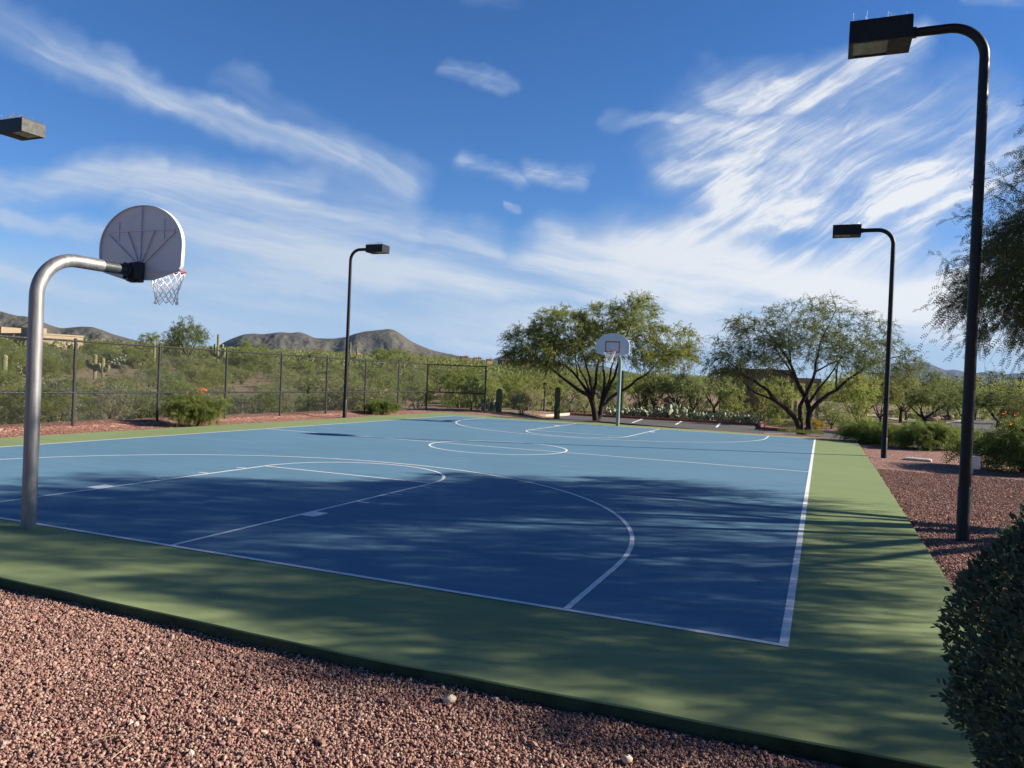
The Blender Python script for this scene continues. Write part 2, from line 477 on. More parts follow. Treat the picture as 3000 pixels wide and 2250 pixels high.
def link_mesh(name, V, faces, mat, parent=None, smooth=False):
    """faces: list of int arrays, each (n, k)"""
    V = np.asarray(V, dtype=np.float32).reshape(-1, 3)
    me = bpy.data.meshes.new(name)
    faces = [np.asarray(f, dtype=np.int32) for f in faces if len(f)]
    li = np.concatenate([f.ravel() for f in faces])
    cnt = np.concatenate([np.full(len(f), f.shape[1], dtype=np.int32) for f in faces])
    st = np.concatenate([[0], np.cumsum(cnt)[:-1]]).astype(np.int32)
    me.vertices.add(len(V)); me.vertices.foreach_set('co', V.ravel())
    me.loops.add(len(li)); me.loops.foreach_set('vertex_index', li)
    me.polygons.add(len(cnt)); me.polygons.foreach_set('loop_start', st)
    me.polygons.foreach_set('use_smooth', np.full(len(cnt), bool(smooth)))
    me.update(calc_edges=True); me.validate()
    ms = mat if isinstance(mat, (list, tuple)) else [mat]
    for q in ms: me.materials.append(MATS[q])
    o = bpy.data.objects.new(name, me); COL.objects.link(o)
    if parent is not None: o.parent = parent
    return o


class MB:
    """collects simple shapes into one mesh"""

    def __init__(s): s.V = []; s.F = {}; s.n = 0

    def add(s, V, *F):
        V = np.asarray(V, float).reshape(-1, 3)
        for f in F:
            f = np.asarray(f, int)
            s.F.setdefault(f.shape[1], []).append(f + s.n)
        s.V.append(V); s.n += len(V)
        return s

    def box(s, c, d, rz=0.0, bev=0.0, M=None):
        x, y, z = (np.asarray(d, float) / 2)
        b = min(bev, x * .45, y * .45, z * .45)
        if b <= 0:
            P = np.array([(i * x, j * y, k * z) for k in (-1, 1) for i, j in ((-1, -1), (1, -1), (1, 1), (-1, 1))])
            Q = [(3, 2, 1, 0), (4, 5, 6, 7), (0, 1, 5, 4), (1, 2, 6, 5), (2, 3, 7, 6), (3, 0, 4, 7)]
        else:
            ring = lambda a, e: [(-a, -(e - b)), (-(a - b), -e), (a - b, -e), (a, -(e - b)), (a, e - b), (a - b, e), (-(a - b), e), (-a, e - b)]
            P = []; lv = [(-z, b), (-z + b, 0), (z - b, 0), (z, b)]
            for zz, ins in lv:
                for (px_, py_) in ring(x - ins, y - ins) if ins == 0 else ring(x - ins, y - ins):
                    P.append((px_, py_, zz))
            P = np.array(P); Q = []
            for l in range(3):
                for i in range(8):
                    j = (i + 1) % 8
                    Q.append((l * 8 + i, l * 8 + j, l * 8 + 8 + j, l * 8 + 8 + i))
            s_top = [(24 + i) for i in range(8)]; s_bot = [7 - i for i in range(8)]
        if M is None:
            c_, s_ = math.cos(rz), math.sin(rz)
            M = np.array([[c_, -s_, 0], [s_, c_, 0], [0, 0, 1]])
        P = P @ np.asarray(M).T + np.asarray(c, float)
        if b <= 0: s.add(P, Q)
        else:
            s.add(P, Q, [s_top], [s_bot]) if True else None
        return s

    def tube(s, path, r, n=10, cap=True, ribs=None):
        path = np.asarray(path, float); m = len(path)
        r = np.full(m, r) if np.isscalar(r) else np.asarray(r, float)
        T = np.gradient(path, axis=0); T /= np.linalg.norm(T, axis=1)[:, None] + 1e-12
        a = np.array([0, 0, 1.0]) if abs(T[0][2]) < .9 else np.array([1.0, 0, 0])
        N = np.cross(T[0], a); N /= np.linalg.norm(N)
        V = []
        ang = np.arange(n) * 2 * math.pi / n
        k = np.ones(n)
        if ribs: k = np.where(np.arange(n) % 2 == 0, 1.0, 1.0 - ribs)
        for i in range(m):
            N = N - T[i] * (N @ T[i]); N /= np.linalg.norm(N)
            B = np.cross(T[i], N)
            V.append(path[i] + r[i] * (np.cos(ang)[:, None] * N + np.sin(ang)[:, None] * B) * k[:, None])
        V = np.concatenate(V)
        i, j = np.meshgrid(np.arange(m - 1), np.arange(n), indexing='ij'); i = i.ravel(); j = j.ravel(); j2 = (j + 1) % n
        Q = np.stack([i * n + j, i * n + j2, (i + 1) * n + j2, (i + 1) * n + j], 1)
        F = [Q]
        if cap:
            V = np.r_[V, V[:n], V[-n:]]
            F += [np.arange(n)[::-1][None] + m * n, (np.arange(n) + (m + 1) * n)[None]]
        return s.add(V, *F)

    def prism(s, poly, y0, y1, axis='y'):
        """extrude an outline; outline in (x, z) for axis y, in (x, y) for axis z"""
        p = np.asarray(poly, float); n = len(p)
        if axis == 'y':
            A = np.c_[p[:, 0], np.full(n, y0), p[:, 1]]; B = np.c_[p[:, 0], np.full(n, y1), p[:, 1]]
        else:
            A = np.c_[p, np.full(n, y0)]; B = np.c_[p, np.full(n, y1)]
        i = np.arange(n); j = (i + 1) % n
        return s.add(np.r_[A, B], np.stack([i, j, j + n, i + n], 1), [i[::-1]], [i + n])

    def build(s, name, mat, parent=None, smooth=False):
        return link_mesh(name, np.concatenate(s.V), [np.concatenate(f) for f in s.F.values()], mat, parent, smooth)


def sheet(name, poly, z, mat, parent=None):
    p = np.asarray(poly, float)
    return link_mesh(name, np.c_[p[:, :2], np.full(len(p), z)], [np.arange(len(p))[None]], mat, parent)


def tag(o, label=None, cat=None, group=None, kind=None):
    for k, v in (('label', label), ('category', cat), ('group', group), ('kind', kind)):
        if v: o[k] = v
    return o


def empty(name, loc, rz=0.0):
    o = bpy.data.objects.new(name, None); COL.objects.link(o)
    o.location = tuple(float(q) for q in loc); o.rotation_euler = (0, 0, rz); o.empty_display_size = 0.2
    return o


def copy_tree(o, loc, rz=0.0, sc=None, label=None):
    c = o.copy(); COL.objects.link(c)
    c.location = tuple(float(q) for q in loc); c.rotation_euler = (0, 0, rz)
    if sc is not None: c.scale = sc if hasattr(sc, '__len__') else (sc,) * 3
    if label: c['label'] = label

    def rec(a, b):
        for ch in list(a.children):
            d = ch.copy(); COL.objects.link(d); d.parent = b
            rec(ch, d)
    rec(o, c)
    return c


# ------------------------------------------------------------------ plants


def grow(limbs, pts, rng, seg=0.35, tip=0.006, gam=2.3, up=0.35):
    """limbs: list of (polyline, radii); pts: places the twigs must reach. Returns node positions, parents, radii, tip ids"""
    P = []; par = []; rm = []
    for pl, rr in limbs:
        pl = np.asarray(pl, float)
        # resample
        d = np.r_[0, np.cumsum(np.linalg.norm(np.diff(pl, axis=0), axis=1))]
        k = max(2, int(d[-1] / seg) + 1); t = np.linspace(0, d[-1], k)
        q = np.stack([np.interp(t, d, pl[:, i]) for i in range(3)], 1)
        q[1:-1] += rng.normal(0, seg * 0.06, (k - 2, 3))
        rq = np.interp(t, d, np.linspace(rr[0], rr[1], len(pl)))
        if P:
            A = np.array(P); j = int(np.argmin(np.linalg.norm(A - q[0], axis=1)))
            if np.linalg.norm(A[j] - q[0]) > 0.6: j = -1
        else: j = -1
        s0 = 0 if j < 0 else 1
        for i in range(s0, k):
            P.append(q[i]); par.append(j); rm.append(rq[i]); j = len(P) - 1
    n0 = len(P)
    pts = np.asarray(pts, float)
    cap = n0 + len(pts) * 12
    A = np.zeros((cap, 3)); A[:n0] = P; n = n0
    par = par + [0] * (cap - n0); rm = rm + [0.0] * (cap - n0)
    d0 = np.array([np.min(np.linalg.norm(A[:n0] - p, axis=1)) for p in pts])
    tips = []
    for pi in np.argsort(d0):
        p = pts[pi]
        D = A[:n] - p
        c = np.linalg.norm(D, axis=1) + up * np.maximum(0, D[:, 2] + 0.1)
        j = int(np.argmin(c)); q = A[j]
        dist = np.linalg.norm(p - q)
        k = min(10, max(1, int(round(dist / seg))))
        off = rng.normal(0, 0.10, 3) * dist + np.array([0, 0, 0.08 * dist])
        for i in range(1, k + 1):
            t = i / k
            if n >= cap: break
            A[n] = q + (p - q) * t + off * math.sin(math.pi * t)
            par[n] = j; j = n; n += 1
        tips.append(n - 1)
    A = A[:n]; par = np.array(par[:n]); rm = np.array(rm[:n])
    acc = np.zeros(n)
    leafnode = np.ones(n, bool); leafnode[par[par >= 0]] = False
    acc[leafnode] = tip ** gam
    for i in range(n - 1, -1, -1):
        if par[i] >= 0: acc[par[i]] += acc[i]
    r = acc ** (1 / gam)
    r = np.where(rm > 0, rm, np.minimum(r, 0.09))
    for i in range(n):
        if rm[i] == 0 and par[i] >= 0: r[i] = min(r[i], r[par[i]] * 0.95)
    return A, par, r, np.array(tips, int)


def segs(p0, p1, r0, r1, sides):
    """many straight rods; returns V and quads"""
    p0 = np.asarray(p0, float); p1 = np.asarray(p1, float)
    m = len(p0); r0 = np.broadcast_to(r0, (m,)); r1 = np.broadcast_to(r1, (m,))
    d = p1 - p0; d = d / (np.linalg.norm(d, axis=1)[:, None] + 1e-9)
    a = np.where(np.abs(d[:, 2:3]) < 0.9, np.array([[0, 0, 1.0]]), np.array([[1.0, 0, 0]]))
    N = np.cross(d, a); N /= np.linalg.norm(N, axis=1)[:, None]; B = np.cross(d, N)
    ang = np.arange(sides) * 2 * math.pi / sides
    ring = np.cos(ang)[None, :, None] * N[:, None] + np.sin(ang)[None, :, None] * B[:, None]
    V = np.concatenate([p0[:, None] + ring * r0[:, None, None], p1[:, None] + ring * r1[:, None, None]], 1)
    base = np.arange(m)[:, None] * (2 * sides); i = np.arange(sides)[None]; j = (i + 1) % sides
    Q = np.stack([base + i, base + j, base + j + sides, base + i + sides], -1).reshape(-1, 4)
    return V.reshape(-1, 3), Q


def wood_mesh(name, A, par, r, mat, parent, rmin=0.0, sides=6):
    idx = np.where((par >= 0) & (r >= rmin))[0]
    p1 = A[idx]; p0 = A[par[idx]]; r1 = r[idx]; r0 = np.minimum(r[par[idx]], r1 * 1.35)
    d = p1 - p0; d = d / (np.linalg.norm(d, axis=1)[:, None] + 1e-9)
    p0 = p0 - d * np.minimum(r0, 0.05)[:, None] * 0.6; p1 = p1 + d * np.minimum(r1, 0.05)[:, None] * 0.6
    V, Q = segs(p0, p1, r0, r1, sides)
    return link_mesh(name, V, [Q], mat, parent, smooth=True)


BLADE = [np.array([(0, 0), (.45, .5), (1, 0), (.45, -.5)], float)]
OVAL = [np.array([(0, 0), (.22, .36), (.55, .5), (1, 0), (.55, -.5), (.22, -.36)], float)]


def frond_shape(k, w=0.5, lw=0.10):
    out = []
    for i in range(k):
        a = 0.12 + 0.8 * i / (k - 1); ww = w * (0.7 + 0.3 * math.sin(math.pi * i / (k - 1)))
        for s in (-1, 1):
            out.append(np.array([(a, 0), (a + 0.02, s * ww * .5 + 0), (a + lw, s * ww), (a + lw * 0.9, s * ww * .4)], float))
    out.append(np.array([(0, -.012), (0, .012), (1, .012), (1, -.012)], float))
    return out


def leaves(pos, dirs, L, Wd, shape, rng, droop=0.0, flat=0.0):
    """leaf blades at pos along dirs; returns V and faces"""
    n = len(pos)
    d = dirs / (np.linalg.norm(dirs, axis=1)[:, None] + 1e-9)
    rv = rng.normal(0, 1, (n, 3)); rv[:, 2] += flat * 4
    sd = np.cross(d, rv); sd /= np.linalg.norm(sd, axis=1)[:, None] + 1e-9
    nv = sum(len(s) for s in shape)
    V = np.zeros((n, nv, 3)); F = {}; o = 0
    L = np.asarray(L)[:, None, None] if hasattr(L, '__len__') else L
    Wd = np.asarray(Wd)[:, None, None] if hasattr(Wd, '__len__') else Wd
    for s in shape:
        a = s[:, 0][None, :, None]; b = s[:, 1][None, :, None]
        V[:, o:o + len(s)] = pos[:, None] + d[:, None] * a * L + sd[:, None] * b * Wd
        V[:, o:o + len(s), 2] -= droop * (np.broadcast_to(a * a * L, (n, len(s), 1))[:, :, 0])
        F.setdefault(len(s), []).append(np.arange(n)[:, None] * nv + o + np.arange(len(s))[None])
        o += len(s)
    return V.reshape(-1, 3), [np.concatenate(f) for f in F.values()]


def sprays(centers, outdir, rng, nsp, slen, nlf, out=0.7, up=0.15, spread=0.6, droop=0.35):
    """short leafy shoots around each centre: returns leaf positions and directions"""
    n = len(centers)
    c = np.repeat(centers, nsp, 0); o = np.repeat(outdir, nsp, 0)
    d = o * out + rng.normal(0, spread, (n * nsp, 3)); d[:, 2] += up
    d /= np.linalg.norm(d, axis=1)[:, None] + 1e-9
    ln = slen * rng.uniform(0.5, 1.3, n * nsp)
    t = (np.arange(nlf) + 0.5)[None] / nlf + rng.uniform(-.3, .3, (n * nsp, nlf)) / nlf
    p = c[:, None] + d[:, None] * (ln[:, None] * t)[..., None]
    p[..., 2] -= droop * ln[:, None] * t ** 2
    tang = d[:, None] - np.array([0, 0, 1.0]) * (2 * droop * t)[..., None]
    ld = tang + rng.normal(0, 0.75, tang.shape)
    q = [c + d * (ln * v)[:, None] - np.array([0, 0, 1.0]) * (droop * ln * v * v)[:, None] for v in (0, .5, 1.0)]
    return p.reshape(-1, 3), ld.reshape(-1, 3), (np.r_[q[0], q[1]], np.r_[q[1], q[2]])


def lobe_points(lobes, n, rng, shell=0.55):
    """points spread through a union of ellipsoids, more of them towards the outside"""
    vol = np.array([l[1][0] * l[1][1] * l[1][2] for l in lobes]) ** 0.8
    pick = rng.choice(len(lobes), n, p=vol / vol.sum())
    u = rng.normal(0, 1, (n, 3)); u /= np.linalg.norm(u, axis=1)[:, None]
    rr = rng.uniform(0, 1, n) ** (1 / 3.0); rr = shell * (0.55 + 0.45 * rr) + (1 - shell) * rr
    C = np.array([l[0] for l in lobes], float)[pick]; Rr = np.array([l[1] for l in lobes], float)[pick]
    rr = rr * rng.uniform(0.85, 1.12, n)
    return C + u * rr[:, None] * Rr


def plant(name, loc, limbs, lobes, ncl, nsp, slen, nlf, leaf, rng, wood='bark_dark', lmat='leaf_mesquite', rmin=0.0,
          trunk='trunk', crown='crown', sides=6, seg=0.35, tip=0.006, shell=0.55, inter=0.35, out=0.6, up=0.15, droop=0.35, spread=0.6, rz=0.0,
          zmin=None, shoots=0):
    root = empty(name, loc, rz)
    pts = lobe_points(lobes, ncl, rng, shell)
    if zmin is not None: pts = pts[pts[:, 2] > zmin]
    A, par, r, tips = grow(limbs, pts, rng, seg=seg, tip=tip)
    if wood: wood_mesh(trunk, A, par, r, wood, root, rmin, sides)
    cen = A[tips]
    # some leaves further back along the twigs too
    thin = np.where((r < 0.02) & (par >= 0))[0]
    k = int(len(thin) * inter)
    if k: cen = np.r_[cen, A[rng.choice(thin, k, replace=False)]]
    mid = np.mean([l[0] for l in lobes], axis=0); mid = mid - np.array([0, 0, 0.6])
    od = cen - mid; od /= np.linalg.norm(od, axis=1)[:, None] + 1e-9
    p, d, sh = sprays(cen, od, rng, nsp, slen, nlf, out, up, spread, droop)
    if shoots:
        Vs, Qs = segs(sh[0], sh[1], shoots, shoots * .6, 3); link_mesh('twigs', Vs, [Qs], wood, root)
    shape, L, Wd = leaf
    LL = L * rng.uniform(0.7, 1.3, len(p))
    V, F = leaves(p, d, LL, LL * (Wd / L), shape, rng, droop=0.2)
    link_mesh(crown, V, F, lmat, root)
    return root


RNG = lambda s: np.random.default_rng(s)
# ================================================================== SETTING
ZL = -0.35          # the car park and everything beyond lies lower than the court slab
GB = -0.075         # top of the gravel beside the slab


def ss(x, a=0.0, b=1.0):
    t = np.clip((np.asarray(x, float) - a) / (b - a), 0, 1)
    return t * t * (3 - 2 * t)


PU = np.array([-600, 0, 300, 600, 900, 1100, 1400, 1800, 2300, 3200.])
PR = np.array([0, 25, 32, 45, 65, 90, 120, 145, 200, 350, 600, 2000.])
PZ = np.array([
    [-.1, -.1, -1.0, -1.1, -.6, .4, 1.7, 2.6, 4.0, 6.5, 9, 10],
    [-.1, -.1, -1.0, -1.1, -.6, .4, 1.6, 2.4, 4.0, 6.5, 9, 10],
    [-.1, -.1, -.9, -1.1, -.6, .3, 1.5, 2.5, 4.0, 6.5, 10, 10],
    [-.1, -.1, -.6, -1.0, -.8, -.2, .8, 1.5, 3.2, 7.0, 11, 12],
    [-.1, -.1, -.2, -.6, -.7, -.3, .4, 1.2, 3.0, 7.5, 12, 14],
    [-.1, -.1, -.2, -.4, -.6, -.4, .1, .6, 2.0, 6.0, 10, 12],
    [-.4, -.4, -.4, -.43, -.43, -.3, 0., .3, 1.2, 3, 6, 8],
    [-.4, -.4, -.4, -.43, -.43, -.43, -.4, -.2, .8, 2.5, 5, 6],
    [-.4, -.4, -.4, -.43, -.43, -.43, -.4, -.2, .8, 2.5, 5, 6],
    [-.4, -.4, -.4, -.43, -.43, -.43, -.4, -.2, .8, 2.5, 5, 6]])


def vnoise(x, y, seed=0):
    """value noise on the plane"""
    xi = np.floor(x).astype(np.int64); yi = np.floor(y).astype(np.int64)
    fx = x - xi; fy = y - yi; fx = fx * fx * (3 - 2 * fx); fy = fy * fy * (3 - 2 * fy)

    def h(a, b):
        q = (a * 374761393 + b * 668265263 + seed * 1442695041) & 0x7fffffff
        q = ((q ^ (q >> 13)) * 1274126177) & 0x7fffffff
        return ((q ^ (q >> 16)) & 0xffff) / 65535.0
    return (h(xi, yi) * (1 - fx) + h(xi + 1, yi) * fx) * (1 - fy) + (h(xi, yi + 1) * (1 - fx) + h(xi + 1, yi + 1) * fx) * fy


def fbm(x, y, oct=4, seed=0):
    s = 0; a = 0.5; t = 0
    for o in range(oct):
        s = s + a * vnoise(x * 2 ** o + 17.3 * o, y * 2 ** o - 9.1 * o, seed + o); t += a; a *= 0.5
    return s / t


def terrain(x, y):
    x = np.asarray(x, float); y = np.asarray(y, float)
    dx, dy = x - CAM[0], y - CAM[1]
    r = np.hypot(dx, dy)
    ang = np.arctan2(dx * R0[0] + dy * R0[1], dx * F0[0] + dy * F0[1])
    ud = 1106 + 1632 * np.tan(np.clip(ang, -1.15, 1.15))
    ud = np.clip(ud, PU[0], PU[-1])
    iu = np.clip(np.searchsorted(PU, ud) - 1, 0, len(PU) - 2); fu = (ud - PU[iu]) / (PU[iu + 1] - PU[iu])
    fu = fu * fu * (3 - 2 * fu)
    rr = np.clip(r, PR[0], PR[-1])
    ir = np.clip(np.searchsorted(PR, rr) - 1, 0, len(PR) - 2); fr = (rr - PR[ir]) / (PR[ir + 1] - PR[ir])
    z = (PZ[iu, ir] * (1 - fu) + PZ[iu + 1, ir] * fu) * (1 - fr) + (PZ[iu, ir + 1] * (1 - fu) + PZ[iu + 1, ir + 1] * fu) * fr
    low = ss(y, 26.6, 30.0) * ss(x, -8.6, -6.0)
    flat = -0.13 - 0.31 * low
    w = np.maximum(ss(-12.3 - x, 0, 4.5), ss(y, 37, 46))
    z = flat * (1 - w) + z * w
    bump_ = (fbm(x * 0.16, y * 0.16, 4, 5) - 0.5) * 0.9 * ss(r, 40, 80) * w * np.where(ud < 1250, 1.0, 0.15)
    return z + bump_


def gterr(ud, dist):
    p = az(ud, dist); return np.array([p[0], p[1], float(terrain(p[0], p[1]))])


def build_ground():
    rs = np.r_[0.0, np.geomspace(1.2, 11000, 180)]
    na = 420
    a = np.linspace(0, 2 * math.pi, na, endpoint=False)
    RR, AA = np.meshgrid(rs[1:], a, indexing='ij')
    x = CAM[0] + RR * np.sin(AA); y = CAM[1] + RR * np.cos(AA)
    z = terrain(x, y)
    V = np.concatenate([[[CAM[0], CAM[1], -0.13]], np.stack([x, y, z], -1).reshape(-1, 3)])
    nr = len(rs) - 1
    i, j = np.meshgrid(np.arange(nr - 1), np.arange(na), indexing='ij'); i = i.ravel(); j = j.ravel(); j2 = (j + 1) % na
    Q = np.stack([1 + i * na + j, 1 + (i + 1) * na + j, 1 + (i + 1) * na + j2, 1 + i * na + j2], 1)
    T = np.stack([np.zeros(na, int), 1 + np.arange(na), 1 + (np.arange(na) + 1) % na], 1)
    o = link_mesh('ground', V, [Q[:, ::-1], T[:, ::-1]], 'desert_soil', smooth=True)
    tag(o, kind='structure')


def mountain(name, ridge, r0, r1, zb, mat, amp, freq, seed, pw=1.15):
    rg = np.array(ridge, float)
    us = np.linspace(rg[0, 0], rg[-1, 0], 260)
    # rounded interpolation of the ridge line
    vs = np.interp(us, rg[:, 0], rg[:, 1])
    k = np.ones(5) / 5; vs = np.convolve(np.pad(vs, 2, 'edge'), k, 'valid')
    ts = np.r_[np.linspace(0, 1, 64), np.linspace(1.03, 1.8, 16)]
    V = []
    for t in ts:
        r = r0 + (r1 - r0) * t
        for u, v in zip(us, vs):
            zr = zat(u, v, r1)
            p = az(u, r)
            V.append((p[0], p[1], zr, t, u))
    V = np.array(V)
    t = V[:, 3]; u = V[:, 4]; zr = V[:, 2]
    f = np.where(t <= 1, np.clip(t, 0, 1) ** pw * 0.86 + 0.14 * ss(t), 1 - 0.8 * ((t - 1) / 0.8) ** 1.2)
    spread = np.minimum(1, np.minimum(u - rg[0, 0], rg[-1, 0] - u) / 25.0)
    g = (fbm(u * freq, t * 2.2 + 3, 5, seed) - 0.5) * amp * np.sin(np.pi * np.clip(t, 0, 1)) ** 0.7
    g2 = (fbm(u * freq * 5, t * 9, 4, seed + 9) - 0.5) * amp * 0.16 * np.clip(t, 0, 1) * np.where(t > 0.9, 0.12, 1)
    z = zb + (zr - zb) * f * np.clip(0.2 + spread, 0, 1) + g + g2
    P = np.c_[V[:, :2], z]
    n = len(us); m = len(ts)
    i, j = np.meshgrid(np.arange(m - 1), np.arange(n - 1), indexing='ij'); i = i.ravel(); j = j.ravel()
    Q = np.stack([i * n + j, i * n + j + 1, (i + 1) * n + j + 1, (i + 1) * n + j], 1)
    o = link_mesh(name, P, [Q], mat, smooth=True)
    return tag(o, kind='structure')


def build_mountains():
    mountain('mountain', [(420, 790), (455, 757), (480, 739), (500, 730), (522, 722), (545, 720), (560, 722), (580, 720), (601, 717), (625, 719), (643, 717), (658, 722),
                          (676, 730), (700, 731), (718, 731), (746, 727), (765, 720), (781, 716), (810, 713), (837, 710), (848, 713), (860, 720), (874, 730),
                          (890, 740), (909, 748), (930, 756), (956, 762), (985, 768), (1030, 775), (1090, 790)], 1300, 2300, 0, 'mountain_scrub', 34, 0.020, 3)
    mountain('mountain', [(-260, 640), (-180, 655), (-90, 664), (-40, 668), (0, 673), (27, 681), (61, 685), (80, 692), (101, 701), (128, 709), (150, 707), (171, 705),
                          (195, 706), (219, 713), (235, 720), (253, 725), (301, 738), (340, 750), (400, 775)], 1000, 1900, 0, 'mountain_scrub', 30, 0.018, 8)
    mountain('distant_mountain', [(1880, 820), (1941, 790), (1955, 786), (1968, 785), (1990, 784.5), (2008, 786), (2025, 793), (2043, 800), (2059, 798), (2075, 801), (2088, 806),
                                  (2105, 806), (2121, 803), (2145, 808), (2165, 809), (2190, 806), (2230, 808), (2300, 812), (2400, 820), (2500, 840)],
             6800, 8600, 0, 'mountain_rock', 170, 0.03, 12)
    mountain('distant_mountain', [(1030, 800), (1055, 780), (1065, 775), (1074, 771), (1081, 769), (1090, 771), (1110, 778), (1150, 772), (1200, 780), (1300, 790), (1400, 815)],
             6500, 7600, 0, 'mountain_rock', 110, 0.03, 15)


# ------------------------------------------------------------------ the court
CW, CL, KEY, FTY, T3 = 7.637, 24.96, 1.776, 5.546, 5.985


def build_court():
    apron = [(-9.45, -1.50), (1.5, -1.55), (4.97, -1.615), (8.45, -1.49), (9.06, -1.44), (9.05, 3.0), (9.10, 14), (9.10, 25.6), (0, 26.4), (-9.49, 27.2)]
    fine = []; rj = RNG(9)
    for q in range(len(apron)):
        p0, p1 = np.array(apron[q]), np.array(apron[(q + 1) % len(apron)]); m = max(1, int(np.linalg.norm(p1 - p0) / .35))
        for t in range(m): fine.append(tuple(p0 + (p1 - p0) * t / m + (rj.normal(0, .005, 2) if t else 0)))
    apron = fine
    mb = MB(); mb.prism([(x, y) for x, y in apron], -0.26, -0.008, 'z')
    # worn, slightly rounded upper edge
    c = np.array([0, 12.0]); ins = [(x + (0.008 if x < 0 else -0.008), y + (0.008 if y < 12 else -0.008)) for x, y in apron]
    n = len(apron); A = np.c_[np.array(apron), np.full(n, -0.008)]; B = np.c_[np.array(ins), np.zeros(n)]
    i = np.arange(n); j = (i + 1) % n
    mb.add(np.r_[A, B], np.stack([i, j, j + n, i + n], 1), [np.arange(n) + n])
    sl = mb.build('court_slab', 'court_green'); tag(sl, kind='structure')
    eo = [(x * 1.0004 + (0.003 if x > 0 else -0.003), y + (0.003 if y > 12 else -0.003)) for x, y in apron]  # thin skin round the slab that carries the painted shade
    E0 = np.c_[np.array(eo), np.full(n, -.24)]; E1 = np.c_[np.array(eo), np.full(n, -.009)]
    MB().add(np.r_[E0, E1], np.stack([i, j, j + n, i + n], 1)).build('slab_edge', 'edge_shade', sl)
    sheet('playing_area', [(-CW, 0), (CW, 0), (CW, CL), (-CW, CL)], 0.003, 'court_blue', sl)
    w = 0.055
    V = []; Q = []; k = [0]

    def strip(L, R):
        n = len(L); z = 0.0055 + 0.00012 * k[0]; k[0] += 1
        b = sum(len(v) for v in V)
        V.append(np.c_[np.r_[L, R], np.full(2 * n, z)])
        i = np.arange(n - 1)
        Q.append(np.stack([b + i, b + i + n, b + i + n + 1, b + i + 1], 1)[:, ::-1])

    def line(p, q, ww=w):
        p = np.array(p, float); q = np.array(q, float); d = (q - p) / np.linalg.norm(q - p); nrm = np.array([-d[1], d[0]]) * ww / 2
        m = max(2, int(np.linalg.norm(q - p) / 0.5)); t = np.linspace(0, 1, m)[:, None]
        jit = 0.0012 * np.sin(np.arange(m)[:, None] * 2.3)
        strip(p + (q - p) * t + nrm * (1 + jit * 20), p + (q - p) * t - nrm * (1 - jit * 20))

    def arc(c, r, a0, a1):
        m = max(24, int(abs(a1 - a0) * r / 0.12)); a = np.linspace(a0, a1, m)
        e = np.c_[np.cos(a), np.sin(a)]
        strip(np.array(c) + e * (r + w / 2), np.array(c) + e * (r - w / 2))
    h = w / 2
    line((-CW - h, 0), (CW + h, 0)); line((-CW - h, CL), (CW + h, CL))
    line((-CW, h), (-CW, CL - h), 0.06); line((CW, -h), (CW, CL + h), 0.065)
    line((-CW + h, CL / 2), (CW - h, CL / 2))
    arc((0, CL / 2), 1.80, 0, 2 * math.pi)
    for s, y0 in ((1, 0.0), (-1, CL)):
        Y = lambda v: y0 + s * v
        for x in (-1, 1):
            line((x * KEY, Y(h)), (x * KEY, Y(FTY)))
            line((x * T3, Y(h)), (x * T3, Y(1.6)))
            # lane blocks and hash marks outside the key
            b0 = x * (KEY + h)
            line((b0 + x * 0.10, Y(2.03)), (b0 + x * 0.10, Y(2.34)), 0.20)
            for yy in (3.28, 4.18, 5.08):
                line((b0, Y(yy)), (b0 + x * 0.20, Y(yy)), 0.045)
        line((-KEY, Y(FTY)), (KEY, Y(FTY)))
        a0, a1 = (0, math.pi) if s > 0 else (math.pi, 2 * math.pi)
        arc((0, Y(FTY)), KEY, a0, a1)
        arc((0, Y(1.6)), T3, a0, a1)
    link_mesh('court_lines', np.concatenate(V), [np.concatenate(Q)], 'line_white', sl)


# ------------------------------------------------------------------ gravel, asphalt, kerbs, paths


